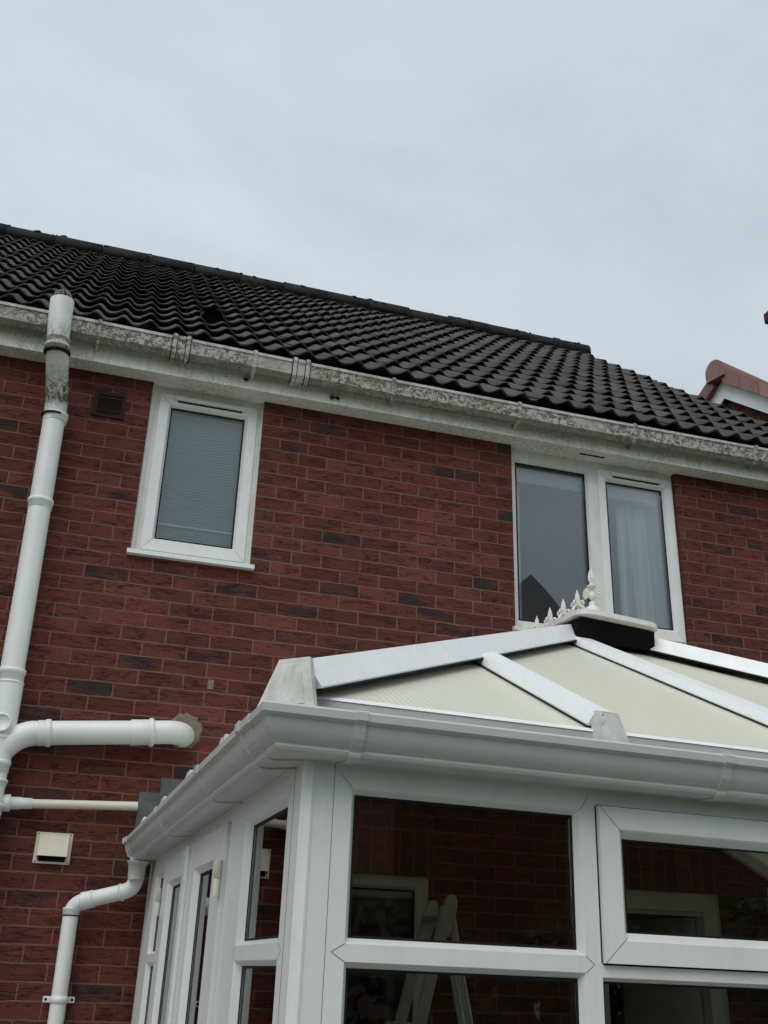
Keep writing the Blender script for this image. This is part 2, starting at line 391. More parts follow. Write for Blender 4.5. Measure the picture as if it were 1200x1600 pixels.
# openings in the rear wall: x0, x1, z0, z1
OPEN = [(-.683, -.05, -1.03, .0), (1.488, 2.622, -1.18, .0), (.02, .99, -3.65, -2.546), (1.915, 2.652, GZ+.02, -2.546)]
def wall_grid(mb, x0, x1, z0, z1, opens, y=0., reveal=.11):
    xs = sorted({x0, x1, *[o[0] for o in opens], *[o[1] for o in opens]}); zs = sorted({z0, z1, *[max(z0, o[2]) for o in opens], *[min(z1, o[3]) for o in opens]})
    for i in range(len(xs)-1):
        for j in range(len(zs)-1):
            cx, cz = (xs[i]+xs[i+1])/2, (zs[j]+zs[j+1])/2
            if any(o[0] < cx < o[1] and o[2] < cz < o[3] for o in opens): continue
            mb.quad((xs[i], y, zs[j]), (xs[i+1], y, zs[j]), (xs[i+1], y, zs[j+1]), (xs[i], y, zs[j+1]))
    for a, b, c, d in opens:
        mb.quad((a, y, c), (a, y+reveal, c), (a, y+reveal, d), (a, y, d)); mb.quad((b, y, c), (b, y, d), (b, y+reveal, d), (b, y+reveal, c))
        mb.quad((a, y, c), (b, y, c), (b, y+reveal, c), (a, y+reveal, c))
        if d < z1-.001: mb.quad((a, y, d), (a, y+reveal, d), (b, y+reveal, d), (b, y, d))
wb = MB(); wall_grid(wb, HX0, HX1, GZ, 0., OPEN)
wb.quad((HX1, 0, GZ), (HX1, HD, GZ), (HX1, HD, .2), (HX1, 0, .2)); wb.quad((HX0, 0, GZ), (HX0, 0, .2), (HX0, HD, .2), (HX0, HD, GZ))
wb.quad((HX0, HD, GZ), (HX0, HD, .2), (HX1, HD, .2), (HX1, HD, GZ))
TH = math.radians(40.2); CT, ST = math.cos(TH), math.sin(TH)
YE, ZE, SL = -.2, .195, 4.93
YR, ZR = YE+SL*CT, ZE+SL*ST
for x in (HX0, HX1): wb.add([(x, 0, .2), (x, HD, .2), (x, YR, ZR-.12)], [(0, 1, 2)])
wall = wb.build('wall', M['brick'], house, HO)
# soldier courses over the openings inside the conservatory, 3 mm proud
for k, (a, b) in enumerate(((-.13, 1.003), (1.80, 2.685))):
    s = MB(); s.box(a, b, -.003, .02, -2.545, -2.317); s.build('lintel', M['soldier'], house, HO)
# rooms behind the openings
def room(x0, x1, y0, y1, z0, z1, mat, name='room'):
    r = MB()
    r.quad((x0, y1, z0), (x1, y1, z0), (x1, y1, z1), (x0, y1, z1)); r.quad((x0, y0, z0), (x0, y1, z0), (x0, y1, z1), (x0, y0, z1))
    r.quad((x1, y0, z0), (x1, y0, z1), (x1, y1, z1), (x1, y1, z0)); r.quad((x0, y0, z0), (x1, y0, z0), (x1, y1, z0), (x0, y1, z0))
    r.quad((x0, y0, z1), (x0, y1, z1), (x1, y1, z1), (x1, y0, z1)); r.build(name, mat, house, HO)
room(-1.1, .5, .11, 1.6, -1.9, .02, M['room']); room(.9, 3.3, .11, 1.7, -1.9, .02, M['room'])
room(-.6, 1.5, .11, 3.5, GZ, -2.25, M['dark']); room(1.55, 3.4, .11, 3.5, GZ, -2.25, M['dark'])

# soffit, fascia
b = MB(); b.box(HX0, HX1+.02, -.106, 0.10, 0, .012); b.build('soffit', M['fascia'], house, HO)
b = MB(); b.box(HX0, HX1+.02, -.118, -.106, -.006, .168)
for x in (-.30, 2.86): b.box(x-.022, x+.022, -.121, -.118, -.007, .168)           # joint cover strips
for x, z in ((-.305, .06), (-.295, .06), (-.305, .045), (-.295, .045)): b.lathe([(.003, 0), (.003, .002)], (x, -.121, z), (0, -1, 0), 8, 1)
fas = b.build('fascia', [M['fascia'], M['seal']], house, HO)
# plugged and open cable holes in the fascia
for x, z in ((-.185, .05), (.318, .035), (.350, .035)):
    h = MB(); h.lathe([(.019, 0), (.019, .008), (.014, .008), (.014, -.0005)], (x, -.118, z), (0, -1, 0), 14, 0, False); h.lathe([(.0142, .0), (.0142, .001)], (x, -.1181, z), (0, -1, 0), 14, 1)
    h.build('cable_gland', [M['union'], M['seal']], fas, (0, 0, 0))
b = MB(); b.box(1.93, 2.10, -.05, -.038, -.004, -.0005); b.build('soffit_vent', M['seal'], house, HO)

# gutter
SAG = [(-5.2, .030), (-1.5, .014), (-.85, .006), (-.15, -.003), (.6, -.013), (1.83, -.017), (3.18, -.008), (4.1, -.004)]
def sag(x):
    for (a, p), (c, q) in zip(SAG, SAG[1:]):
        if a <= x <= c: return p+(q-p)*(x-a)/(c-a)
    return SAG[0][1] if x < SAG[0][0] else SAG[-1][1]
GP = [(-.122, .158), (-.122, .098), (-.150, .070), (-.185, .068), (-.208, .094), (-.216, .152), (-.216, .164), (-.223, .165), (-.223, .182), (-.206, .182), (-.206, .172), (-.203, .100), (-.182, .075), (-.152, .076), (-.127, .100), (-.127, .158)]
gb = MB(); xs = [-5.2+i*.1 for i in range(int(9.35/.1)+1)]
n = len(GP); vs = [(x, y, z+sag(x)) for x in xs for y, z in GP]
gb.add(vs, [(i*n+k, i*n+(k+1) % n, (i+1)*n+(k+1) % n, (i+1)*n+k) for i in range(len(xs)-1) for k in range(n)])
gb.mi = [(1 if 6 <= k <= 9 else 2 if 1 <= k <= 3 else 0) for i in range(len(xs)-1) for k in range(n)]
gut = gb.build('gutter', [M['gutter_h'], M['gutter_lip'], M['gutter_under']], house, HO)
OUT = [(-.122, .098), (-.150, .070), (-.185, .068), (-.208, .094), (-.216, .152), (-.224, .165), (-.224, .183)]
def strap(mb, x0, x1, t):
    pr = OUT
    cx, cz = -.165, .14
    def o(p):
        d = Vector((p[0]-cx, p[1]-cz)); d.normalize(); return (p[0]+d.x*t, p[1]+d.y*t)
    po = [o(p) for p in pr]+[(-.200, .190)]; pi = [o2 for o2 in pr]+[(-.200, .183)]
    poly = po+pi[::-1]
    s0 = sag((x0+x1)/2)
    mb.prism(poly, x0, x1, lambda p, q, h: (h, p, q+s0))
k = MB(); k.prism([(y, z+sag(4.1)) for y, z in GP[:9]]+[(-.122, .178+sag(4.1))], 4.096, 4.103, lambda p, q, h: (h, p, q)); k.build('stop_end', M['gutter_h'], gut)
for x in (-1.013, -.158, .659, 1.452, 2.228, 3.097, -1.9, -2.7, -3.5):
    k = MB(); strap(k, x-.010, x+.010, .008)
    k.hexa([(x-.006, -.155, .064+sag(x)), (x+.006, -.155, .064+sag(x)), (x+.006, -.119, .05+sag(x)), (x-.006, -.119, .05+sag(x)), (x-.006, -.155, .07+sag(x)), (x+.006, -.155, .07+sag(x)), (x+.006, -.119, .10+sag(x)), (x-.006, -.119, .10+sag(x))])
    k.build('gutter_bracket', M['union'], gut)
for x in (-.57, .108, -2.3):
    k = MB(); strap(k, x-.052, x+.052, .005); strap(k, x-.048, x-.026, .013); strap(k, x+.026, x+.048, .013)
    u_ = k.build('gutter_union', M['union'], gut)
    k = MB()
    for dx in (-.051, -.0235, .0235, .051): strap(k, x+dx-.0022, x+dx+.0022, .0082)
    k.build('joint_seal', M['brown2'], u_)

# roof of wave-profile tiles
def wave(x): 
    p = 2*PI*x/.15
    return .0175*(math.cos(p+.35*math.sin(p))+.10*math.sin(2*p))
WP, GAUGE, NC, STEP = .15, .345, 14, .036
tb = MB(); tint = []
tx0 = -5.25; ntile = int(round((4.0-tx0)/.3)); tx0 = 4.0-ntile*.3
tb_t = []
def onroof(s, h, x): return (x, YE+s*CT-h*ST, ZE+s*ST+h*CT)
for c in range(NC):
    for k in range(ntile):
        xa = tx0+k*.3; N = 20
        dT = random.uniform(-.004, .004); ds = random.uniform(-.007, .007); dr = random.uniform(-.003, .003); tn = random.random()
        s0 = c*GAUGE+.065+ds; s1 = min((c+1)*GAUGE+.085, SL)
        vs = []
        rows = [(s0+.10, STEP+dT-.022), (s0+.004, STEP+dT-.014), (s0, STEP+dT-.005), (s0+.005, STEP+dT), (s0+GAUGE*.5, STEP*.5+dT), (s1, dT*.3)]
        for (s, h) in rows:
            for i in range(N+1):
                x = xa+.0008+(.2984)*i/N
                vs.append(onroof(s, h+wave(x)+dr*(i/N-.5), x))
        W = N+1
        o = tb.add(vs, [(r*W+i, r*W+i+1, (r+1)*W+i+1, (r+1)*W+i) for r in range(5) for i in range(N)], 0, True)
        tb_t += [tn]*len(vs)
        if k == ntile-1:                                  # verge edge thickness
            e = [vs[r*W+N] for r in range(2, 6)]; q = [Vector(p)-Vector((0, -ST, CT))*.045 for p in e]
            tb.add(e+[tuple(p) for p in q], [(i, i+1, 5+i, 4+i) for i in range(3)]); tb_t += [tn]*8
# rear slope and verge undercloak
tb.quad((tx0, YR, ZR), (4.0, YR, ZR), (4.0, YR+SL*CT, ZE), (tx0, YR+SL*CT, ZE)); tb_t += [.5]*4
tb.quad(onroof(.12, -.045, tx0), onroof(.12, -.045, 4.0), onroof(SL, -.045, 4.0), onroof(SL, -.045, tx0)); tb_t += [.5]*4
roof = tb.build('roof', M['tile'], house, HO)
at = roof.data.attributes.new('tint', 'FLOAT', 'POINT')
if len(at.data) == len(tb_t): at.data.foreach_set('value', tb_t)
# ridge tiles
rb = MB(); rt_ = []; x = tx0
while x < 4.0-.02:
    L = min(.45, 4.0-x); dz = random.uniform(-.008, .008); r0 = .125+random.uniform(-.004, .004); prof = []
    for i in range(13):
        a = PI*(.02+.96*i/12); prof.append((YR-.0+r0*1.12*math.cos(a), ZR-.015+dz+r0*math.sin(a)))
    prof = [(prof[0][0]+.004, prof[0][1]-.065)]+prof+[(prof[-1][0]-.004, prof[-1][1]-.065)]
    prof2 = [(YR+(p-YR)*.84, ZR-.015+(q-ZR+.015)*.84) for p, q in prof]
    poly = prof+prof2[::-1]
    rb.prism(poly, x+.003, x+L-.003, lambda p, q, h: (h, p, q), 0, True); rt_ += [random.random()]*(2*len(poly)); x += L
cnt = len(rb.v)
for sgn in (-1, 1):                                       # mortar bedding
    vs = []
    for i in range(160):
        xx = tx0+(4.0-tx0)*i/159; vs += [(xx, YR-.150*1.0+random.uniform(-.012, .008), ZR-.125+random.uniform(-.012, .008)), (xx, YR-.122, ZR+.02)]
    rb.add(vs, [(2*i, 2*i+2, 2*i+3, 2*i+1) for i in range(159)], 1, True); break
ridge = rb.build('ridge_tiles', [M['ridge'], M['bed']], roof)
at = ridge.data.attributes.new('tint', 'FLOAT', 'POINT'); rt_ += [.3]*(len(rb.v)-len(rt_)); at.data.foreach_set('value', rt_)
# moss cushions on the ridge
mb = MB()
for i in range(110):
    x = tx0+abs(random.random())*(4.0-tx0); a = random.uniform(.3, 1.75); r = random.choice((.007, .010, .012, .017))
    y = YR-.14*math.cos(a); z = ZR-.018+.126*math.sin(a)
    bm = bmesh.new(); bmesh.ops.create_icosphere(bm, subdivisions=2, radius=1)
    for v in bm.verts: v.co *= 1+random.uniform(-.25, .25)
    mb.bm(bm, 0, True, Matrix.Translation((x, y, z)) @ Matrix.Diagonal((r*random.uniform(1, 2.2), r, r*.8, 1)))
for i in range(420):                                      # moss along the bedding under the ridge
    x = random.uniform(tx0, 4.0); r = random.choice((.008, .012, .018)); f = random.random()
    bm = bmesh.new(); bmesh.ops.create_icosphere(bm, subdivisions=1, radius=1)
    for v in bm.verts: v.co *= 1+random.uniform(-.3, .3)
    mb.bm(bm, 0, True, Matrix.Translation((x, YR-.153+.03*f, ZR-.125+.125*f)) @ Matrix.Diagonal((r*random.uniform(1, 2), r, r, 1)))
for i in range(60):                                       # small tufts lodged between tile courses
    c = random.randrange(NC); x = random.uniform(tx0, 3.9); r = random.uniform(.008, .016)
    bm = bmesh.new(); bmesh.ops.create_icosphere(bm, subdivisions=1, radius=1)
    p = onroof(c*GAUGE+.395, wave(x)+.004, x)
    mb.bm(bm, 0, True, Matrix.Translation(p) @ Matrix.Diagonal((r*1.6, r, r*.6, 1)))
mo = mb.build('roof_moss', M['moss'], roof); mo['kind'] = 'stuff'
# hooded tile vent
vb = MB(); sv, xv = .95, -.36
def rp(s, h, x): return Vector(onroof(s, h, x))
for j in range(2):
    R_, mi = ((.080, 0), (.064, 1))[j]
    vs = []
    for i in range(13):
        a = PI*i/12
        vs += [rp(sv, .0+R_*math.sin(a)*1.25, xv+R_*math.cos(a)), rp(sv+.30, .0+.3*R_*math.sin(a), xv+R_*math.cos(a))]
    vb.add(vs, [(2*i, 2*i+2, 2*i+3, 2*i+1) for i in range(12)], mi, True)
front = [rp(sv+.03, 0+.067*1.25*math.sin(PI*i/12), xv+.067*math.cos(PI*i/12)) for i in range(13)]
vb.add(front, [tuple(range(13))], 1)
vb.build('tile_vent', [M['brown'], M['seal']], roof)

# ---- frames with bevelled glazing rebates
def frame_mb(mb, outer, opens, y0, depth, bead=.016, rebate=.026, fn=None, skirt=True):
    """face plane y0; opens are glass edges; the bead slopes from the face (opening enlarged by `bead`) back to the glass"""
    fn = fn or (lambda x, y, z: (x, y, z))
    ox0, ox1, oz0, oz1 = outer
    big = [(a-bead, b+bead, c-bead, d+bead) for a, b, c, d in opens]
    xs = sorted({ox0, ox1, *[v for o in big for v in o[:2]]}); zs = sorted({oz0, oz1, *[v for o in big for v in o[2:]]})
    for i in range(len(xs)-1):
        for j in range(len(zs)-1):
            cx, cz = (xs[i]+xs[i+1])/2, (zs[j]+zs[j+1])/2
            if any(o[0] < cx < o[1] and o[2] < cz < o[3] for o in big): continue
            mb.quad(fn(xs[i], y0, zs[j]), fn(xs[i+1], y0, zs[j]), fn(xs[i+1], y0, zs[j+1]), fn(xs[i], y0, zs[j+1]))
            mb.quad(fn(xs[i], y0+depth, zs[j]), fn(xs[i], y0+depth, zs[j+1]), fn(xs[i+1], y0+depth, zs[j+1]), fn(xs[i+1], y0+depth, zs[j]))
    for (a, b, c, d), (A, B, C_, D) in zip(opens, big):
        F = [(A, C_), (B, C_), (B, D), (A, D)]; G = [(a, c), (b, c), (b, d), (a, d)]
        for i in range(4):
            k = (i+1) % 4
            lip = .004
            mb.quad(fn(F[i][0], y0, F[i][1]), fn(F[k][0], y0, F[k][1]), fn(F[k][0]*.8+G[k][0]*.2, y0+lip, F[k][1]*.8+G[k][1]*.2), fn(F[i][0]*.8+G[i][0]*.2, y0+lip, F[i][1]*.8+G[i][1]*.2))
            mb.quad(fn(F[i][0]*.8+G[i][0]*.2, y0+lip, F[i][1]*.8+G[i][1]*.2), fn(F[k][0]*.8+G[k][0]*.2, y0+lip, F[k][1]*.8+G[k][1]*.2), fn(G[k][0], y0+rebate, G[k][1]), fn(G[i][0], y0+rebate, G[i][1]))
            mb.quad(fn(G[i][0], y0+rebate, G[i][1]), fn(G[k][0], y0+rebate, G[k][1]), fn(F[k][0], y0+depth, F[k][1]), fn(F[i][0], y0+depth, F[i][1]))
    O = [(ox0, oz0), (ox1, oz0), (ox1, oz1), (ox0, oz1)]
    for i in range(4):
        k = (i+1) % 4; mb.quad(fn(O[i][0], y0, O[i][1]), fn(O[i][0], y0+depth, O[i][1]), fn(O[k][0], y0+depth, O[k][1]), fn(O[k][0], y0, O[k][1]))
def pane_obj(o, y, parent, fn=None, off=(0, 0, 0), gap=.014, name='pane'):
    fn = fn or (lambda x, y, z: (x, y, z)); a, b, c, d = o; e = .004
    p = MB()
    for yy in (y, y+gap):
        P = [(a-e, c-e), (b+e, c-e), (b+e, d+e), (a-e, d+e)]
        p.add([fn(x, yy, z) for x, z in P]+[fn(x, yy+.004, z) for x, z in P], [(3, 2, 1, 0), (4, 5, 6, 7), (0, 1, 5, 4), (1, 2, 6, 5), (2, 3, 7, 6), (3, 0, 4, 7)])
    return p.build(name, M['glass'], parent, off)
def gasket_obj(o, y, parent, fn=None, off=(0, 0, 0), t=.006):
    fn = fn or (lambda x, y, z: (x, y, z)); a, b, c, d = o; p = MB(); q = .003
    for (x0, x1, z0, z1) in ((a-q, b+q, c-q, c+t), (a-q, b+q, d-t, d+q), (a-q, a+t, c+t, d-t), (b-t, b+q, c+t, d-t)):
        P = [(x0, z0), (x1, z0), (x1, z1), (x0, z1)]
        p.add([fn(x, y-.003, z) for x, z in P]+[fn(x, y-.0005, z) for x, z in P], [(3, 2, 1, 0), (4, 5, 6, 7), (0, 1, 5, 4), (1, 2, 6, 5), (2, 3, 7, 6), (3, 0, 4, 7)])
    return p.build('gasket', M['seal'], parent, off)
def mitres(mb, outer, glass, y, fn=None, mi=1, w=.0011):
    fn = fn or (lambda x, y, z: (x, y, z)); (A, B, C_, D), (a, b, c, d) = outer, glass
    for (p, q) in (((A, C_), (a, c)), ((B, C_), (b, c)), ((B, D), (b, d)), ((A, D), (a, d))):
        v = Vector((q[0]-p[0], q[1]-p[1])); L = v.length; v.normalize(); nn = Vector((-v.y, v.x))*w*.5
        e = (q[0]-v.x*.017, q[1]-v.y*.017)
        mb.quad(fn(p[0]-nn.x, y, p[1]-nn.y), fn(p[0]+nn.x, y, p[1]+nn.y), fn(e[0]+nn.x, y, e[1]+nn.y), fn(e[0]-nn.x, y, e[1]-nn.y), mi)
def vent_obj(x0, x1, z0, z1, y, parent):
    v = MB(); v.box(x0, x1, y-.020, y, z0+.006, z1+.004, 0, .004); v.box(x0+.02, x1-.02, y-.006, y-.0005, z0-.002, z0+.0055, 1)
    v.build('trickle_vent', [M['upvc_old'], M['seal']], parent)

# left upper window
YW = .04
win = MB(); frame_mb(win, (-.683, -.05, -1.012, .0), [(-.628, -.088, -.985, -.05)], YW, .06, .006, .03)
win.box(-.05-.012, -.05, YW-.02, YW-.0005, -1.0, 0); win.box(-.683, -.683+.018, YW-.02, YW-.0005, -1.0, 0)
wf = win.build('window', M['upvc_old'], house, HO)
s = MB(); frame_mb(s, (-.634, -.082, -.992, -.044), [(-.565, -.150, -.915, -.116)], YW-.012, .05); mitres(s, (-.634, -.082, -.992, -.044), (-.565, -.150, -.915, -.116), YW-.0124)
sash = s.build('sash', [M['upvc'], M['seal']], wf)
go = (-.565, -.150, -.915, -.116); pane_obj(go, YW+.016, sash); gasket_obj(go, YW+.014, sash)
vent_obj(-.555, -.152, -.085, -.060, YW-.012, sash)
s = MB(); s.hexa([(-.70, -.035, -1.045), (-.032, -.035, -1.045), (-.032, .06, -1.045), (-.70, .06, -1.045), (-.70, -.035, -1.022), (-.032, -.035, -1.022), (-.032, .06, -1.010), (-.70, .06, -1.010)]); s.build('sill', M['upvc'], wf)
# right upper window
win = MB(); g1 = (1.540, 2.008, -1.105, -.085)
frame_mb(win, (1.488, 2.622, -1.165, .0), [g1, (2.108, 2.604, -1.10, -.06)], YW, .06)
wf2 = win.build('window', M['upvc_old'], house, HO)
pane_obj(g1, YW+.026, wf2); gasket_obj(g1, YW+.024, wf2)
s = MB(); so_ = (2.086, 2.612, -1.122, -.047); g2 = (2.152, 2.546, -1.048, -.117)
frame_mb(s, so_, [g2], YW-.012, .05); mitres(s, so_, g2, YW-.0124); sash2 = s.build('sash', [M['upvc'], M['seal']], wf2)
pane_obj(g2, YW+.016, sash2); gasket_obj(g2, YW+.014, sash2); vent_obj(2.172, 2.535, -.088, -.062, YW-.012, sash2)
s = MB(); s.hexa([(1.47, -.035, -1.20), (2.64, -.035, -1.20), (2.64, .06, -1.20), (1.47, .06, -1.20), (1.47, -.035, -1.176), (2.64, -.035, -1.176), (2.64, .06, -1.163), (1.47, .06, -1.163)]); s.build('sill', M['upvc_old'], wf2)
# inner window and door opening, seen through the conservatory glass
win = MB(); gi = (.09, .921, -3.58, -2.612); frame_mb(win, (.02, .99, -3.65, -2.546), [gi], .02, .07); wf3 = win.build('window', M['beige'], house, HO); pane_obj(gi, .045, wf3); gasket_obj(gi, .043, wf3)
d = MB()
d.box(1.915, 2.652, .015, .09, -2.640, -2.546); d.box(1.915, 1.963, .015, .09, GZ+.02, -2.640); d.box(2.552, 2.652, .015, .09, GZ+.02, -2.640)
d.box(1.963, 2.552, .03, .045, -2.662, -2.640)
door = d.build('door_frame', M['beige'], house, HO)
d = MB(); d.hexa([(2.545, .10, GZ+.03), (2.375, .62, GZ+.03), (2.415, .635, GZ+.03), (2.585, .115, GZ+.03), (2.545, .10, -2.665), (2.375, .62, -2.665), (2.415, .635, -2.665), (2.585, .115, -2.665)]); d.build('door_leaf', M['beige'], door)

# ------------------------------------------------------------------ things behind the upper windows
bl = MB(); N = 56; vs = []
for i in range(N*4+1):
    z = -.05-.95*i/(N*4); y = .135+.006*math.sin(PI*i/2*1.0)
    vs += [(-.66, y, z), (-.07, y, z)]
bl.add(vs, [(2*i, 2*i+1, 2*i+3, 2*i+2) for i in range(N*4)])
blo = bl.build('window_blind', M['blind'])
tag(blo, 'pale pleated blind drawn down behind the small upper window', 'blind')
b = MB(); b.box(-.655, -.075, .118, .128, -.803, -.795); b.build('pull_cord_rail', M['upvc'], blo)
def curtain(x0, x1, z0, z1, y, amp, waves, name, label, cat, seed, gather=0):
    random.seed(seed); c = MB(); nx, nzv = 90, 14; vs = []
    ph = [random.uniform(0, 6) for _ in range(4)]
    for j in range(nzv+1):
        z = z1+(z0-z1)*j/nzv; f = j/nzv
        for i in range(nx+1):
            u = i/nx; x = x0+(x1-x0)*(u*(1-gather*f*.5))
            y_ = y+amp*(.35+.65*f)*(math.sin(2*PI*waves*u+ph[0])+.5*math.sin(2*PI*waves*1.9*u+ph[1]+f*.6)); vs.append((x, y_, z))
    c.add(vs, [(j*(nx+1)+i, j*(nx+1)+i+1, (j+1)*(nx+1)+i+1, (j+1)*(nx+1)+i) for j in range(nzv) for i in range(nx)], 0, True)
    return tag(c.build(name, M['fabric']), label, cat)
curtain(2.33, 2.72, -1.45, -.16, .24, .060, 3.6, 'curtain', 'grey green curtain hanging in folds behind the opening sash beside the brick corner', 'curtain', 3)
curtain(1.40, 1.615, -1.45, -.15, .19, .016, 1.6, 'curtain', 'narrow pale curtain edge behind the fixed pane over the conservatory ridge', 'curtain', 4)
def net_mat():  # sheer net added to lift the brightness of the dark left pane
    t = NT('added_voile'); n = t.noise(t.obj((30, 30, 4)), 1, 3)
    d = t.n('ShaderNodeBsdfDiffuse'); t.l(t.ramp(n, [(.3, .5), (.7, .7)]), d.inputs[0]); tr = t.n('ShaderNodeBsdfTransparent')
    x = t.n('ShaderNodeMixShader'); x.inputs[0].default_value = .26; t.l(tr.outputs[0], x.inputs[1]); t.l(d.outputs[0], x.inputs[2]); t.l(x.outputs[0], t.out.inputs['Surface']); return t.m
M['net'] = net_mat()
nc_ = curtain(1.42, 2.10, -1.40, -.12, .30, .002, 5, 'added_net', 'sheer net added to brighten the fixed left pane of the wide upper window', 'net curtain', 9); nc_.data.materials.clear(); nc_.data.materials.append(M['net'])
pb = MB(); pb.box(1.38, 2.72, .13, .15, -.175, -.075, 0, .006); tag(pb.build('curtain_pelmet', M['blind']), 'pale pelmet board across the top inside the wide upper window', 'pelmet')

# ------------------------------------------------------------------ wall fittings
random.seed(11)
# soil stack
stack = thing('soil_pipe', (-1.16, -.09, GZ), 'thick white soil pipe with moss stained bend, running up past the gutter', 'pipe')
SO = (-1.16, -.09, GZ)
R = .056
p = MB(); p.tube([(-1.118, -.09, GZ+.05), (-1.150, -.09, -1.3), (-1.165, -.09, -.40)], R, 22); p.build('stack', M['pipe'], stack, SO)
def collar(par, c, ax, r, h, mat='pipe', lip=.006, name='collar'):
    k = MB(); k.lathe([(r, 0), (r+lip*.4, .002), (r+lip*.4, h*.55), (r+lip, h*.6), (r+lip*1.3, h*.8), (r+lip, h), (r-.004, h+.001)], c, ax, 24); return k.build(name, M[mat], par, SO)
a0, a1 = (-1.165, -.09, -.40), (-1.167, -.09, -.33)
up0 = Vector((-1.185, -.215, -.16))
bend = [Vector(a0)] + arc((-1.167, -.09, -.285), a1, (-1.172, -.125, -.248), 7) + arc((-1.197, -.298, -.088), (-1.191, -.262, -.120), (-1.202, -.300, -.045), 7)
p = MB(); p.tube(bend, R+.002, 24); bo = p.build('offset_bend', M['mpipe'], stack, SO)
ms = bo.data.attributes.new('moss', 'FLOAT', 'POINT')
for i, v in enumerate(bo.data.vertices):
    zz = v.co.z+GZ; ms.data[i].value = max(0, 1-abs(zz+.255)/.085)*1.8 if zz < -.19 else (.6 if zz > -.10 else .12)
p = MB(); p.tube([(-1.202, -.300, -.045), (-1.213, -.302, .09), (-1.219, -.302, .215)], R+.004, 26, cap=False, rad=[R+.001, R+.003, R+.006])
p.lathe([(R+.006, .0), (R+.001, .002), (R-.002, -.05)], (-1.219, -.302, .215), (0, 0, 1), 26, 0, False)
po_ = p.build('vent_terminal', M['mpipe'], stack, SO); ms = po_.data.attributes.new('moss', 'FLOAT', 'POINT')
for i, v in enumerate(po_.data.vertices): ms.data[i].value = .9 if v.co.z+GZ < .0 else 0.
collar(stack, (-1.160, -.09, -.40), (0, 0, 1), R+.001, .05); collar(stack, (-1.198, -.298, -.098), (-.05, -.08, 1), R, .034, 'union', .009); collar(stack, (-1.201, -.300, -.050), (0, 0, 1), R, .028, 'union', .007)
k = MB(); k.lathe([(R+.002, 0), (R+.012, .002), (R+.013, .012), (R+.004, .014)], (-1.197, -.297, -.108), (-.05, -.08, 1), 24); k.build('seal_ring', M['seal'], stack, SO)
k = MB(); k.lathe([(R+.010, 0), (R+.012, .010), (R+.004, .014)], (-1.168, -.09, -.372), (0, 0, 1), 24); k.build('seal_ring', M['seal'], stack, SO)
# wire balloon over the open top
p = MB()
for i in range(6):
    a = PI*i/6
    p.tube([(-1.219+.052*math.cos(a)*math.cos(t), -.302+.052*math.sin(a)*math.cos(t), .215+.068*math.sin(t)) for t in [PI*j/10 for j in range(11)]], .0020, 5)
for h, r in ((.02, .049), (.04, .036)):
    p.tube([(-1.219+r*math.cos(t), -.302+r*math.sin(t), .215+h) for t in [2*PI*j/20 for j in range(21)]], .0014, 5)
p.build('wire_balloon', M['wire'], stack, SO)
for z, h in ((-.90, .05), (-1.79, .055), (-1.825, .03), (-2.10, .05), (-2.215, .055), (-2.40, .05), (-2.275, .03)):
    x = -1.15+(z+1.3)*(.032/3.4)*-1 if z < -1.3 else -1.15-(z+1.3)*.0165
    collar(stack, (x, -.09, z), (0, 0, 1), R+.001, h)
# boss tee with access cap and branch
p = MB(); p.tube([(-1.142, -.09, -2.16), (-1.145, -.09, -1.80)], R+.006, 24)
p.tube(arc((-1.09, -.09, -2.04), (-1.14, -.09, -2.13), (-1.00, -.09, -2.022), 8), R+.002, 22); p.build('tee', M['pipe'], stack, SO)
p = MB(); p.lathe([(.044, 0), (.044, .012), (.036, .016), (.034, .011), (0.0, .012)], (-1.145, -.150, -2.0), (-.05, -1, .0), 24); p.build('access_cap', M['pipe'], stack, SO)
bz = lambda x: -2.022+(x+1.0)*.098
p = MB(); pts = [(-1.01, -.09, bz(-1.01)), (-.42, -.09, bz(-.42))]+arc((-.315, -.088, bz(-.31)), (-.40, -.09, bz(-.40)), (-.300, .03, bz(-.30)-.002), 9)
p.tube(pts, R, 24); p.build('branch', M['pipe'], stack, SO)
ax = (1, 0, .098)
collar(stack, (-.985, -.09, bz(-.985)), ax, R+.001, .06); collar(stack, (-.555, -.09, bz(-.555)), (-1, 0, -.098), R+.0005, .01, lip=.003); 
p = MB(); p.lathe([(R+.004, 0), (R+.005, .002), (R+.005, .085), (R+.011, .088), (R+.013, .10), (R+.009, .108), (R, .109)], (-.565, -.09, bz(-.565)), ax, 24); p.build('collar', M['pipe'], stack, SO)
p = MB(); random.seed(5)
ri = [(-.300+(.070+random.uniform(-.004, .012))*math.cos(2*PI*i/28), -.012, -1.931+(.076+random.uniform(-.004, .012))*math.sin(2*PI*i/28)) for i in range(28)]
ro = [(-.300+(x+.300)*1.12, -.001, -1.931+(z+1.931)*1.12) for x, y, z in ri]
p.add(ri+ro, [tuple(range(28))]+[(i, (i+1) % 28, 28+(i+1) % 28, 28+i) for i in range(28)]); tag(p.build('cement_collar', M['cement']), 'ragged cement ring on the bricks where the white branch pipe enters', 'cement patch')
p = MB(); p.box(.083-.295, .113-.295, -.0025, 0, -1.708, -1.66); tag(p.build('cement_patch', M['cement']), 'small square grey mortar patch filling a hole in the brickwork', 'mortar patch')
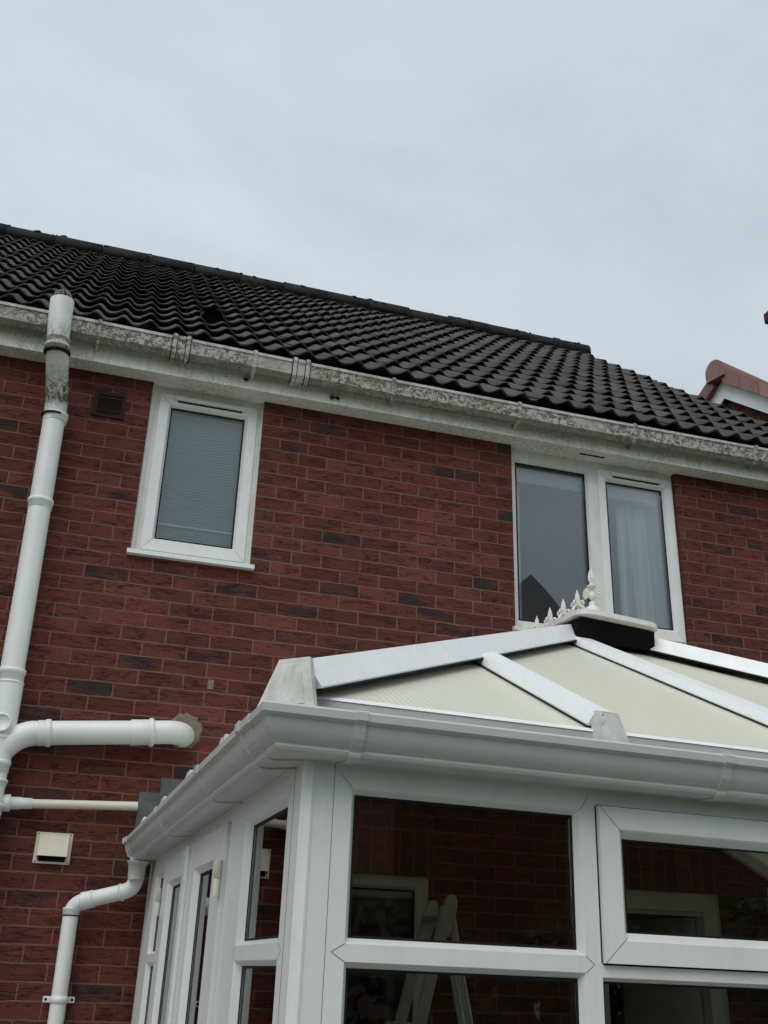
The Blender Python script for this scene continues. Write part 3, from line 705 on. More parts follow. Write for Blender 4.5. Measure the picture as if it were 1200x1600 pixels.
# waste pipe
WO = (-1.05, -.06, -2.335)
wp = thing('waste_pipe', WO, 'thin cream waste pipe running from the soil pipe to the lead flashing', 'pipe')
p = MB(); p.tube([(-1.02, -.06, -2.338), (-.487, -.047, -2.311)], .0205, 16); p.build('run', M['cream2'], wp, WO)
p = MB(); p.lathe([(.036, 0), (.038, .004), (.038, .03), (.030, .034), (.0275, .036), (.0275, .075), (.025, .08), (.0245, .125), (.02, .127)], (-1.085, -.062, -2.341), (1, .02, .05), 20); p.build('coupling', M['pipe'], wp, WO)
# gutter downpipe
DO = (-.72, -.06, GZ)
dp = thing('downpipe', DO, 'round white rainwater downpipe with a swan neck from the conservatory gutter', 'downpipe')
T0 = Vector((-.462, -.165, -2.58))
p = MB(); pts = [Vector((-.462, -.165, -2.545)), Vector((-.462, -.165, -2.62))]+arc((-.462, -.165, -2.685), (-.462, -.165, -2.64), (-.510, -.145, -2.698), 7)+arc((-.718, -.060, -2.752), (-.665, -.085, -2.738), (-.718, -.060, -2.80), 8)+[Vector((-.716, -.06, -3.4)), Vector((-.72, -.06, GZ+.15))]
p.tube(pts, .034, 20); p.build('pipe', M['pipe'], dp, DO)
for c, ax, h in (((-.462, -.165, -2.635), (0, 0, 1), .05), ((-.524, -.138, -2.702), (.9, -.4, .22), .012), ((-.628, -.103, -2.729), (-.9, .4, -.23), .055), ((-.718, -.06, -2.80), (0, 0, 1), .03)):
    k = MB(); k.lathe([(.0345, 0), (.0375, .002), (.0375, h*.8), (.039, h*.85), (.038, h), (.034, h+.001)], c, ax, 20); k.build('collar', M['pipe'], dp, DO)
k = MB(); k.lathe([(.0335, 0), (.0365, .0005), (.0365, .004), (.0335, .0045)], (-.718, -.06, -2.8045), (0, 0, 1), 20); k.build('seal_ring', M['seal'], dp, DO)
k = MB(); k.lathe([(.0345, 0), (.038, .001), (.038, .028), (.0345, .029)], (-.716, -.06, -3.155), (0, 0, 1), 20)
k.box(-.783, -.650, -.030, -.020, -3.153, -3.128, 0, .003); k.box(-.735, -.697, -.032, -.0005, -3.15, -3.13)
for x in (-.772, -.661): k.lathe([(.006, 0), (.006, .002)], (x, -.0305, -3.14), (0, -1, 0), 10, 1)
k.build('pipe_clip', [M['pipe'], M['seal']], dp, DO)
# louvred air brick
VO = (-.90, 0, -.27)
av = thing('wall_vent', VO, 'small brown louvred vent set in the bricks between soil pipe and window', 'vent')
k = MB(); frame_mb(k, (-.985, -.817, -.272, -.122), [(-.958, -.842, -.247, -.143)], -.010, .010, .006, .008); k.build('vent_frame', M['brown'], av, VO)
k = MB()
for i in range(8):
    z = -.245+i*.0128; k.hexa([(-.958, -.008, z), (-.842, -.008, z), (-.842, .012, z+.006), (-.958, .012, z+.006), (-.958, -.008, z+.0025), (-.842, -.008, z+.0025), (-.842, .012, z+.0085), (-.958, .012, z+.0085)])
k.box(-.962, -.838, .004, .006, -.25, -.14, 1); k.build('louvre', [M['brown2'], M['black']], av, VO)
# cowled extractor vent
CO = (-.84, 0, -2.59)
cv = thing('extractor_vent', CO, 'cream square cowl vent on the bricks above the downpipe', 'vent')
k = MB(); k.box(-.918, -.756, -.007, 0, -2.586, -2.449, 0, .003)
for x, z in ((-.908, -2.578), (-.766, -2.578), (-.908, -2.457), (-.766, -2.457)): k.lathe([(.0035, 0), (.0035, .001)], (x, -.0072, z), (0, -1, 0), 8, 1)
k.build('back_plate', [M['cream'], M['brown']], cv, CO)
k = MB(); x0, x1, zt, zb = -.902, -.772, -2.460, -2.572
k.add([(x0, -.007, zt), (x1, -.007, zt), (x1, -.018, zt), (x0, -.018, zt), (x0, -.007, zb), (x1, -.007, zb), (x1, -.046, zb+.017), (x0, -.046, zb+.017)], [(0, 1, 2, 3), (3, 2, 6, 7), (0, 3, 7, 4), (1, 5, 6, 2)])
k.add([(x0+.004, -.008, zt-.004), (x1-.004, -.008, zt-.004), (x1-.004, -.0425, zb+.019), (x0+.004, -.0425, zb+.019)], [(0, 1, 2, 3)], 1)
k.box(x0+.006, x1-.006, -.009, -.0073, zb-.004, zb+.05, 1)  # black patch painted in for the dark opening under the hood
k.build('hood', [M['cream'], M['black']], cv, CO)

# ------------------------------------------------------------------ the conservatory (local axes: a along the front, b to the house, z up)
TH_C, TILT = .0344, .008
KX, KY = -.298, -2.8186
CLOC = (KX-.017*math.cos(TH_C), KY-.017*math.sin(TH_C), GZ)
W = 3.4; BW = 2.80
con = thing('conservatory', CLOC, 'white framed conservatory with a hipped polycarbonate roof and spiked ridge cresting', 'conservatory', rot=(0, TILT, TH_C))
OF = (0, 0, GZ)                                            # meshes are authored with absolute z
FF = lambda a, b, z: (a, b, z)                             # front wall: face plane b
FL = lambda x, y, z: (y, x, z)                             # left wall: x along b, y depth = a
FR = lambda x, y, z: (W-y, x, z)
ZB = -4.05
# base wall
k = MB(); k.box(0.0, W, .0, .10, GZ, ZB-.04); k.box(0.0, .10, .10, .72, GZ, ZB-.04); k.box(W-.10, W, .10, BW, GZ, ZB-.04); k.build('dwarf_wall', M['brick2'], con, OF)
k = MB(); k.box(-.03, W+.03, -.04, .09, ZB-.04, ZB, 0, .006); k.box(-.03, .09, .09, .74, ZB-.04, ZB, 0, .006); k.box(W-.09, W+.03, .09, BW, ZB-.04, ZB, 0, .006); k.build('sill', M['upvc'], con, OF)
k = MB(); k.quad((.1, .1, GZ+.01), (W-.1, .1, GZ+.01), (W-.1, BW, GZ+.01), (.1, BW, GZ+.01)); k.build('floor', M['floor'], con, OF)
ZH = -2.563; ZT0, ZT1 = -2.998, -2.934; ZG = -2.630
# corner posts
for a0, sg in ((0, 1), (W, -1)):
    k = MB(); c = .012
    P = [(c, 0), (.070, 0), (.070, .05), (.05, .05), (.05, .095), (0, .095), (0, c)]
    k.prism([(a0+sg*p, q) for p, q in P], ZB, ZH, lambda p, q, h: (p, q, h))
    k.prism([(a0+sg*p, q) for p, q in [(-.004, .016), (.002, .002), (.016, -.004), (.022, -.002), (.022, .004), (.004, .022), (-.002, .022)]], ZB, ZH, lambda p, q, h: (p, q, h))
    k.box(a0+sg*.0695-.0004, a0+sg*.0695+.0004, -.0006, .002, ZB, ZH-.001, 1); k.box(-.0006 if sg > 0 else W-.002, .002 if sg > 0 else W+.0006, .0946, .0954, ZB, ZH-.001, 1)
    k.build('corner_post', [M['upvc'], M['seal']], con, OF)
def joints(mb, pts, y, fn, w=.0011):
    for (x0, z0, x1, z1) in pts:
        v = Vector((x1-x0, z1-z0)); v.normalize(); nn = Vector((-v.y, v.x))*w*.5
        mb.quad(fn(x0-nn.x, y, z0-nn.y), fn(x0+nn.x, y, z0+nn.y), fn(x1+nn.x, y, z1+nn.y), fn(x1-nn.x, y, z1-nn.y), 1)
def window_unit(x0, x1, gl, fn, y0, sash=None, lower=True, nm='window_frame'):
    """one glazed bay: top light, transom, lower light"""
    k = MB(); ops = []
    top = gl if not sash else (sash[0]+.012, sash[1]-.012, sash[2]+.012, sash[3]-.012)
    ops = [top, (gl[0], gl[1], ZB+.06, ZT0)] if not sash else [top, (sash[0]+.008, sash[1]-.008, ZB+.06, -3.002)]
    frame_mb(k, (x0, x1, ZB, ZH), ops, y0, .06, .014 if not sash else .010, .024, fn)
    zm = (ZT0+ZT1)/2
    if not sash:
        a, b = gl[0]-.014, gl[1]+.014; e = .030
        joints(k, [(a, ZT1-.014, a-.030, zm), (a-.030, zm, a, ZT0+.014), (b, ZT1-.014, b+.022, zm), (b+.022, zm, b, ZT0+.014), (a, gl[3]+.014, a-.03, gl[3]+.045), (b, gl[3]+.014, b+.022, gl[3]+.045)], y0-.0006, fn)
    f = k.build(nm, [M['upvc'], M['seal']], con, OF)
    lo = ops[1]
    pane_obj(lo, y0+.026, f, fn); gasket_obj(lo, y0+.024, f, fn, t=.004)
    if sash:
        s = MB(); frame_mb(s, sash, [gl], y0-.016, .05, .020, .026, fn); mitres(s, sash, gl, y0-.0165, fn)
        so = s.build('sash', [M['upvc'], M['seal']], f); pane_obj(gl, y0+.014, so, fn); gasket_obj(gl, y0+.012, so, fn, t=.004)
        q = MB(); a, b, c, d = sash
        for r in ((a-.004, a, c, d), (b, b+.004, c, d), (a, b, c-.004, c), (a, b, d, d+.004)):
            P = [(r[0], r[2]), (r[1], r[2]), (r[1], r[3]), (r[0], r[3])]
            q.add([fn(x, y0-.0008, z) for x, z in P], [(0, 1, 2, 3)])
        q.build('weather_seal', M['seal'], so)
    else:
        pane_obj(gl, y0+.026, f, fn); gasket_obj(gl, y0+.024, f, fn, t=.004)
    return f
# front: five bays
mull = [.070, .7195, 1.43, 1.97, 2.6805, W-.070]
window_unit(mull[0], mull[1], (.127, .690, -2.934, -2.629), FF, 0)
window_unit(mull[1], mull[2], (.822, 1.328, -2.892, -2.676), FF, 0, (.748, 1.402, -2.962, -2.603))
window_unit(mull[2], mull[3], (1.46, 1.94, ZT1, ZG), FF, 0)
window_unit(mull[3], mull[4], (2.072, 2.578, -2.892, -2.676), FF, 0, (1.998, 2.652, -2.962, -2.603))
window_unit(mull[4], mull[5], (2.71, W-.127, ZT1, ZG), FF, 0)
# left: bay, double doors, narrow bay
window_unit(.095, .735, (.162, .624, ZT1, -2.637), FL, 0)
k = MB(); frame_mb(k, (.735, 2.172, GZ+.02, ZH), [(.862, 2.168, GZ+.06, -2.602)], 0, .06, .004, .02, FL); dfr = k.build('door_frame', M['upvc'], con, OF)
def door_leaf(x0, x1, gl, hinge_at):
    k = MB(); frame_mb(k, (x0, x1, GZ+.06, -2.604), [(gl[0], gl[1], -3.75, gl[3]), (gl[0], gl[1], GZ+.25, -3.87)], -.014, .055, .018, .026, FL); mitres(k, (x0, x1, GZ+.06, -2.604), (gl[0], gl[1], GZ+.25, gl[3]), -.0145, FL)
    o = k.build('door', [M['upvc'], M['seal']], con, OF)
    for z0, z1 in ((-3.75, gl[3]), (GZ+.25, -3.87)): pane_obj((gl[0], gl[1], z0, z1), .012, o, FL); gasket_obj((gl[0], gl[1], z0, z1), .010, o, FL, t=.004)
    for z in (-2.815, -3.5, -4.3):
        h = MB(); h.lathe([(.011, 0), (.011, .05), (.009, .051), (.009, .053), (.011, .054), (.011, .105)], (-.026, hinge_at, z), (0, 0, 1), 12); h.build('hinge', M['hinge'], o)
    return o
d1 = door_leaf(.868, 1.540, (1.045, 1.372, 0, -2.713), .868); d2 = door_leaf(1.546, 2.160, (1.690, 2.004, 0, -2.714), 2.160)
k = MB(); k.box(-.028, -.0145, 1.515, 1.572, GZ+.06, -2.606, 0, .003); k.build('astragal', M['upvc'], d1)
k = MB(); k.box(-.022, -.0145, 1.435, 1.470, -3.72, -3.50, 0, .003); k.tube([(-.022, 1.452, -3.60), (-.065, 1.452, -3.60), (-.065, 1.33, -3.60)], .009, 10); k.build('handle', M['upvc_old'], d1)
window_unit(2.172, 2.775, (2.222, 2.500, ZT1-.004, -2.648), FL, 0)
# right side
for x0, x1 in ((.095, .97), (.97, 1.87), (1.87, 2.775)): window_unit(x0, x1, (x0+.06, x1-.06, ZT1, ZG), FR, 0)

# eaves beam and glazing closure
def ring(prof, b_end, name, mat, end0=None, parent=con):
    k = MB(); n = len(prof); vs = []
    for fn in ((lambda o, z: (-o, b_end, z)), (lambda o, z: (-o, -o, z)), (lambda o, z: (W+o, -o, z)), (lambda o, z: (W+o, b_end, z))): vs += [fn(o, z) for o, z in prof]
    k.add(vs, [(i*n+j, i*n+(j+1) % n, (i+1)*n+(j+1) % n, (i+1)*n+j) for i in range(3) for j in range(n)])
    k.add(vs[:n], [tuple(range(n))]); k.add(vs[-n:], [tuple(range(n))[::-1]])
    return k.build(name, mat, parent, OF)
ring([(-.05, ZH), (.004, ZH), (.004, -2.50), (-.05, -2.47)], 2.80, 'eaves_beam', M['upvc'])
ring([(.030, -2.505), (.060, -2.500), (.052, -2.432), (.046, -2.428), (.040, -2.430), (.02, -2.47)], 2.79, 'eaves_trim', M['trim'])
ring([(.046, -2.432), (.0545, -2.4305), (.051, -2.4255), (.040, -2.419), (.028, -2.420), (.030, -2.430)], 2.79, 'drip_edge', M['upvc_roof'])
OG = [(.005, -2.495), (.005, -2.562), (.060, -2.567), (.078, -2.5675), (.089, -2.566), (.096, -2.561), (.0985, -2.555), (.097, -2.549), (.102, -2.545), (.112, -2.538), (.121, -2.527), (.127, -2.512), (.130, -2.499), (.137, -2.496), (.143, -2.492), (.144, -2.475), (.140, -2.470), (.122, -2.471), (.120, -2.476), (.118, -2.510), (.105, -2.530), (.08, -2.545), (.012, -2.550), (.012, -2.495)]
cg = ring(OG, 2.70, 'gutter', M['gutter_c'])
for p_ in cg.data.polygons: p_.use_smooth = True
cg.data.set_sharp_from_angle(angle=math.radians(34))
def og_strap(mb, t, h0, h1, fn):
    out = OG[1:17]; n = len(out); c = Vector((.07, -2.50))
    P = []
    for (o, z) in out:
        d = Vector((o, z))-c; d.normalize(); P.append((o+d.x*t, z+d.y*t))
    poly = P+out[::-1]; mb.prism(poly, h0, h1, fn)
ff = lambda o, z, h: (h, -o, z); fl = lambda o, z, h: (-o, h, z)
for a in (.085, 1.05, 1.9, 2.75):
    k = MB(); og_strap(k, .005, a-.014, a+.014, ff); k.box(a-.013, a+.013, -.146, -.10, -2.4705, -2.464, 0, .002); k.build('gutter_bracket', M['gutter_c'], cg)
for b in (2.62, 1.62, .72):
    k = MB(); og_strap(k, .004, b-.016, b+.016, fl); k.build('gutter_bracket', M['gutter_c'], cg)
# moulded corner angle: its two clipped ends
k = MB(); og_strap(k, .008, .095, .125, fl); og_strap(k, .003, .0, .095, fl); k.build('gutter_angle', M['gutter_c'], cg)
k = MB(); k.prism([(o*1.0+(.006 if o > .06 else 0), z-(.006 if z < -2.53 else -.004)) for o, z in OG[:17]], 2.695, 2.715, fl); k.build('stop_end', M['gutter_c'], cg)
k = MB(); k.lathe([(.036, -.06), (.036, 0), (.042, .002), (.05, .02)], (-.075, 2.62, -2.590), (0, 0, 1), 18); k.build('outlet', M['gutter_c'], cg)

# roof: glass plane z = Z0 + SLP * inset
Z0, SLP = -2.401, .499
zr = lambda t: Z0+SLP*t
RA = W/2; ZRG = zr(RA)
def sheet(pts, uvax, name='roof_panel'):
    nrm = (Vector(pts[1])-Vector(pts[0])).cross(Vector(pts[2])-Vector(pts[0])).normalized()
    if nrm.z < 0: nrm = -nrm
    k = MB(); n = len(pts); lo = [tuple(Vector(p)-nrm*.016) for p in pts]
    k.add(pts, [tuple(range(n))]); k.add(lo, [tuple(range(n))[::-1]]); k.add(pts+lo, [(i, (i+1) % n, n+(i+1) % n, n+i) for i in range(n)])
    o = k.build(name, M['poly'], con, OF); me = o.data; uv = me.uv_layers.new(name='UVMap')
    for lp in me.loops:
        c = me.vertices[lp.vertex_index].co; uv.data[lp.index].uv = ((c.x, c.y) if uvax == 'a' else (c.y, c.x))
    return o
BF = [.765, 1.545, 2.33]
def fpt(a, b): return (a, b, zr(b))
E0 = -.045
xsF = [E0]+BF+[W-E0]
def hipb(a): return min(a, W-a, 1.66)
for i in range(len(xsF)-1):
    a0, a1 = xsF[i], xsF[i+1]
    pts = [fpt(a0, E0), fpt(a1, E0), fpt(a1, hipb(a1))]
    if a0 < RA < a1: pts.append(fpt(RA, RA-.0)); 
    pts.append(fpt(a0, hipb(a0)))
    if i == 0: pts = [fpt(E0, E0), fpt(a1, E0), fpt(a1, a1)]
    if i == len(xsF)-2: pts = [fpt(a0, E0), fpt(W-E0, E0), fpt(a0, W-a0)]
    sheet(pts, 'a')
BL = [.72, 1.36, 2.0, 2.66]
for side in (0, 1):
    P = (lambda t, b: (t, b, zr(t))) if side == 0 else (lambda t, b: (W-t, b, zr(t)))
    ys = [E0]+BL+[2.80]
    for i in range(len(ys)-1):
        b0, b1 = ys[i], ys[i+1]; h = lambda b: min(b, RA)
        pts = [P(E0, b0), P(E0, b1), P(h(b1), b1)]
        if b0 < RA < b1: pts.append(P(RA, RA))
        if i > 0: pts.append(P(h(b0), b0))
        sheet(pts, 'b')
def bar(p, q, wd, h, name, mat='upvc_roof', top=.55, under=True, cap=None, endn=None):
    """glazing bar cap from p to q: black gasket foot, white cap with sloped sides"""
    p, q = Vector(p), Vector(q); d = (q-p).normalized(); side = Vector((d.y, -d.x, 0)).normalized(); nn = side.cross(d)
    if nn.z < 0: nn = -nn
    def sec(c, prof): return [c+side*x+nn*y for x, y in prof]
    prof = [(-wd/2, .004), (-wd/2, .008), (-wd/2*top, h), (wd/2*top, h), (wd/2, .008), (wd/2, .004)]
    k = MB(); n = len(prof)
    k.add(sec(p, prof)+sec(q, prof), [tuple(range(n))[::-1], tuple(range(n, 2*n))]+[(i, (i+1) % n, n+(i+1) % n, n+i) for i in range(n)])
    gp = [(-wd/2-.003, 0), (-wd/2-.003, .004), (wd/2+.003, .004), (wd/2+.003, 0)]
    k.add(sec(p, gp)+sec(q, gp), [(3, 2, 1, 0), (4, 5, 6, 7)]+[(i, (i+1) % 4, 4+(i+1) % 4, 4+i) for i in range(4)], 1)
    rp_ = [(-.02, -.06), (-.03, -.018), (.03, -.018), (.02, -.06)]
    k.add(sec(p, rp_)+sec(q, rp_), [(3, 2, 1, 0), (4, 5, 6, 7)]+[(i, (i+1) % 4, 4+(i+1) % 4, 4+i) for i in range(4)], 0)
    return k.build(name, [M[mat], M['seal']], con, OF), (side, d, nn)
def end_cap(par, c, side, out, w0, w1, h, t=.02):
    c = Vector(c); z = Vector((0, 0, 1)); k = MB()
    P = [(-w0/2, -.055), (w0/2, -.055), (w1/2, h), (-w1/2, h)]
    lean = .22
    f = [c+side*x+z*y+out*(.012-(y+.055)*lean) for x, y in P]; r = [c+side*x*1.0+z*y-out*(.004+(y+.055)*lean) for x, y in P]
    k.hexa([f[0], f[1], r[1], r[0], f[3], f[2], r[2], r[3]])
    i_ = [c+side*x*.62+z*(y*.55+.002)+out*(.0135-(y*.55+.057)*lean) for x, y in P]
    k.add(i_, [(0, 1, 2, 3)])
    return k.build('end_cap', M['cap_dirty'], par)
hips = []
for s_ in (0, 1):
    A = lambda t: (t if s_ == 0 else W-t, t, zr(t)+.004)
    o, (sd_, dd, nn) = bar(A(-.046), A(1.56), .135, .072, 'hip_bar', top=.45)
    end_cap(o, Vector(A(-.075))+Vector((0, 0, .002)), Vector(((.7071 if s_ == 0 else .7071), -.7071 if s_ == 0 else .7071, 0)), Vector((-.7071 if s_ == 0 else .7071, -.7071, 0)), .165, .082, .088)
for a in BF:
    o, _ = bar((a, -.034, zr(-.034)+.003), (a, hipb(a)-.03, zr(hipb(a)-.03)+.003), .100, .036, 'glazing_bar', top=.74)
    end_cap(o, (a, -.062, zr(-.07)), Vector((1, 0, 0)), Vector((0, -1, 0)), .120, .066, .062)
for side in (0, 1):
    for b in BL:
        P = (lambda t: (t, b, zr(t)+.003)) if side == 0 else (lambda t: (W-t, b, zr(t)+.003))
        t1 = min(b, RA)-.04
        o, _ = bar(P(-.034), P(t1), .100, .036, 'glazing_bar', top=.74)
        end_cap(o, (-.09 if side == 0 else W+.09, b, zr(-.09)+.004), Vector((0, 1, 0)), Vector((-1 if side == 0 else 1, 0, 0)), .120, .066, .066)
# ridge
k = MB(); zz = ZRG+.015
k.prism([(-.11, -.055), (-.11, -.045), (-.035, .012), (.035, .012), (.11, -.045), (.11, -.055)], 1.62, 2.80, lambda p, q, h: (RA+p, h, zz+.065+q))
rdg = k.build('ridge', M['upvc_roof'], con, OF)
# ridge end: black box standing for the shaded void under a slipped cream radius cap
k = MB(); k.hexa([(1.50, 1.43, ZRG-.105), (1.90, 1.43, ZRG-.105), (1.90, 1.80, ZRG-.06), (1.50, 1.80, ZRG-.06), (1.52, 1.40, ZRG-.015), (1.885, 1.40, ZRG-.030), (1.885, 1.80, ZRG+.01), (1.52, 1.80, ZRG+.02)]); k.build('ridge_end_void', M['black'], rdg)
k = MB(); pl_ = []
for cx, cy, a0 in ((RA+.135, 1.425, -90), (RA-.135, 1.425, 180)):
    for i in range(9): a = math.radians(a0+90*i/8); pl_.append((cx+.065*math.cos(a), cy+.075*math.sin(a)))
pl_ = pl_[9:]+pl_[:9]
pl_ += [(RA+.20, 1.82), (RA-.20, 1.82)]
tz = lambda x, y: ZRG+.004-.055*(x-RA)+.05*(y-1.5)
n = len(pl_)
k.add([(x, y, tz(x, y)-.013) for x, y in pl_]+[(x, y, tz(x, y)+.008) for x, y in pl_]+[(RA+(x-RA)*.95, 1.6+(y-1.6)*.96, tz(x, y)+.013) for x, y in pl_],
      [tuple(range(n))[::-1], tuple(range(2*n, 3*n))]+[(i+m_*n, (i+1) % n+m_*n, n+(i+1) % n+m_*n, n+i+m_*n) for i in range(n) for m_ in (0, 1)])
k.build('ridge_end_cap', M['finial'], rdg)
# cresting spears and the finial
def leaf(mb, base, d, side, L, wd, th, blunt=False):
    b, d, s = Vector(base), Vector(d).normalized(), Vector(side); nrm = d.cross(s)
    P = [(0, .25), (.25, .8), (.45, 1), (.7, .7), (1, 0.02)] if not blunt else [(0, .3), (.3, .6), (.6, .9), (.85, 1), (1, .55)]
    vs = []
    for f, ww in P:
        c = b+d*L*f; vs += [c+s*wd/2*ww, c+nrm*th/2*max(ww, .2), c-s*wd/2*ww, c-nrm*th/2*max(ww, .2)]
    mb.add(vs, [(i*4+j, i*4+(j+1) % 4, i*4+4+(j+1) % 4, i*4+4+j) for i in range(4) for j in range(4)]+[(3, 2, 1, 0), (16, 17, 18, 19)])
def spear(y, h, sc=1.28):
    k = MB(); x, z = RA, ZRG+.104
    e = Vector((0, 1, 0))
    k.tube([(x, y, z), (x, y, z+.07*sc)], .0045*sc, 8)
    leaf(k, (x, y, z+.050*sc), (0, 0, 1), Vector((.87, -.49, 0)), .068*sc, .019*sc, .011*sc)
    k.tube([(x, y-.012*sc, z+.054*sc), (x, y+.012*sc, z+.054*sc)], .0035*sc, 6)
    for q in range(4):
        ux, uy = math.cos(PI/2*q+.5), math.sin(PI/2*q+.5)
        pts = [(x+ux*f, y+uy*f, z+.002+.050*sc*(1-math.cos(t))/2) for t in [PI*i/9 for i in range(10)] for f in [(.004+.026*math.sin(t))*sc]]
        k.tube(pts, .0050*sc, 6)
        pts = [(x+ux*f, y+uy*f, z+(.060+.008*math.sin(t))*sc) for t in [2*PI*i/8*.8-1 for i in range(9)] for f in [(.018+.008*math.cos(t))*sc]]
        k.tube(pts, .0042*sc, 6)
    k.box(x-.006, x+.006, y-.072, y+.072, z-.012, z+.002)
    o = k.build('cresting_spear', M['finial'], rdg)
    return o
for y in (1.735, 1.873, 2.012, 2.155, 2.295, 2.435, 2.575, 2.71): spear(y, .1)
k = MB(); x, y, z = RA-.0, 1.600, ZRG+.105
e = Vector((.87, -.49, 0)).normalized()
k.lathe([(.032, -.09), (.034, .012), (.022, .018), (.014, .026), (.018, .034), (.012, .042)], (x, y, z), (0, 0, 1), 16)
for i in range(13):                                       # palmette fan
    a = math.radians(-112+224*i/12); d = Vector((0, 0, 1))*math.cos(a)+e*math.sin(a)
    leaf(k, Vector((x, y, z+.074))+d*.006, d, d.cross(Vector((-e.y, e.x, 0))).normalized(), .042-.007*abs(i-6)/6, .0135, .012, True)
nrm_ = Vector((-e.y, e.x, 0))
bm = bmesh.new(); bmesh.ops.create_icosphere(bm, subdivisions=2, radius=1); k.bm(bm, 0, True, Matrix.Translation((x, y, z+.070)) @ Matrix.Diagonal((.014, .014, .024, 1)))
k.lathe([(.010, .108), (.021, .115), (.023, .120), (.010, .125), (.009, .132)], (x, y, z), (0, 0, 1), 14)
leaf(k, (x, y, z+.122), (0, 0, 1), e, .090, .031, .022)
k.build('finial', M['finial'], rdg)

# lead stepped flashing on the wall
lf = MB()
for (a, b, c, d) in ((-.484, -.383, -2.42, -2.238), (-.387, -.24, -2.36, -2.165), (-.244, -.09, -2.27, -2.09), (-.094, .06, -2.19, -2.01), (.056, .21, -2.11, -1.93), (.206, .36, -2.03, -1.85)):
    t = .006 if round(a*1000) % 2 else .0085
    lf.box(a, b, -t, -.0005, c, d, 0, .002)
tag(lf.build('lead_flashing', M['lead']), 'grey stepped lead flashing on the bricks beside the conservatory eaves', 'flashing')

# ------------------------------------------------------------------ stepladder inside
LO = (.45, -1.0, GZ+.02)
lad = thing('stepladder', LO, 'aluminium stepladder standing inside the conservatory in front of the inner window', 'stepladder')
def railbar(name, p, q, wx, wy, mat='alu', par=lad):
    p, q = Vector(p), Vector(q); k = MB(); X, Yv = Vector((wx, 0, 0)), Vector((0, wy, 0))
    k.hexa([p-X/2-Yv/2, p+X/2-Yv/2, p+X/2+Yv/2, p-X/2+Yv/2, q-X/2-Yv/2, q+X/2-Yv/2, q+X/2+Yv/2, q-X/2+Yv/2])
    k.hexa([p-X*.36-Yv/2-Vector((0, .004, 0)), p-X*.24-Yv/2-Vector((0, .004, 0)), p-X*.24-Yv/2, p-X*.36-Yv/2, q-X*.36-Yv/2-Vector((0, .004, 0)), q-X*.24-Yv/2-Vector((0, .004, 0)), q-X*.24-Yv/2, q-X*.36-Yv/2])
    return k.build(name, M[mat], par, LO)
zf = GZ+.02
topn, topf = (.660, -1.15, -2.75), (.700, -.82, -2.75)
railbar('stile', (.15, -1.20, zf), topn, .044, .022); railbar('stile', (.19, -.77, zf), topf, .044, .022)
for yy, xt, ox in ((-1.12, .69, 0), (-.85, .72, .07)):
    k = MB(); pts = [(1.02+ox, yy-.03 if yy < -1 else yy+.03, zf), (.85+ox, yy, -3.55), (.765+ox, yy, -3.17), (.725+ox, yy, -2.98), (xt, yy, -2.78)]; k.tube(pts, .016, 8); k.build('rear_leg', M['alu'], lad, LO)
for i in range(5):
    f = (i+1)*.156; x = .16+.51*f; z = zf+(-2.75-zf)*f
    k = MB(); k.box(x-.034, x+.034, -1.19+.05*f, -.78-.05*f, z-.012, z+.012, 0, .004); k.build('step', M['alu'], lad, LO)
for yy, xx in ((-1.15, .660), (-.82, .700)):
    k = MB(); k.prism([(-.045, -.12), (.004, -.12), (.036, -.02), (.038, .018), (.026, .034), (.006, .033), (-.008, .012)], yy-.014, yy+.014, lambda p, q, h: (xx+p, h, -2.745+q)); k.build('top_cap', M['alu'], lad, LO)
k = MB(); k.box(.655, .705, -1.13, -.84, -2.795, -2.780, 0, .003); k.build('top_plate', M['alu'], lad, LO)

# ------------------------------------------------------------------ neighbour's gable and chimney beyond the verge
AP = Vector((5.765, 3.625, 3.565)); PH = math.radians(75)
gd = Vector((math.cos(PH), -math.sin(PH), 0)); rd = Vector((math.sin(PH), math.cos(PH), 0))      # gable direction, ridge direction
NO = (AP.x, AP.y, GZ)
nb = thing('neighbour_house', NO, 'neighbouring brick house whose red tiled gable peaks above the roof verge', 'house')
nc, ns = math.cos(math.radians(40)), math.sin(math.radians(40)); HW = 3.3
def nbp(gq, rq, dz): return tuple(AP+gd*gq+rd*rq+Vector((0, 0, dz)))
tz_ = HW*ns/nc
k = MB(); zb = GZ-AP.z
k.add([nbp(-HW, .12, zb), nbp(HW, .12, zb), nbp(HW, .12, -tz_-.13), nbp(0, .12, -.13), nbp(-HW, .12, -tz_-.13), nbp(-HW, 7, zb), nbp(HW, 7, zb), nbp(HW, 7, -tz_-.13), nbp(0, 7, -.13), nbp(-HW, 7, -tz_-.13)],
      [(0, 1, 2, 3, 4), (9, 8, 7, 6, 5), (0, 5, 6, 1), (1, 6, 7, 2), (0, 4, 9, 5)]); k.build('wall', M['brick2'], nb, NO)
k = MB(); tn_ = []
for s_ in (-1, 1):
    Lr = (HW+.3)/nc
    for c in range(int(Lr/.33)):
        for j in range(24):
            r0 = .02+j*.3
            P = [nbp(s_*c*.33*nc, r0, -c*.33*ns+.0), nbp(s_*(c+1)*.33*nc, r0, -(c+1)*.33*ns+.03), nbp(s_*(c+1)*.33*nc, r0+.298, -(c+1)*.33*ns+.03), nbp(s_*c*.33*nc, r0+.298, -c*.33*ns)]
            lo = [tuple(Vector(p)-Vector((0, 0, .03))) for p in P]
            k.add(P+lo, [(0, 1, 2, 3), (1, 5, 6, 2), (0, 4, 5, 1), (7, 6, 5, 4)]); tn_ += [random.random()]*8
ro = k.build('roof', M['redtile'], nb, NO); at = ro.data.attributes.new('tint', 'FLOAT', 'POINT'); at.data.foreach_set('value', tn_)
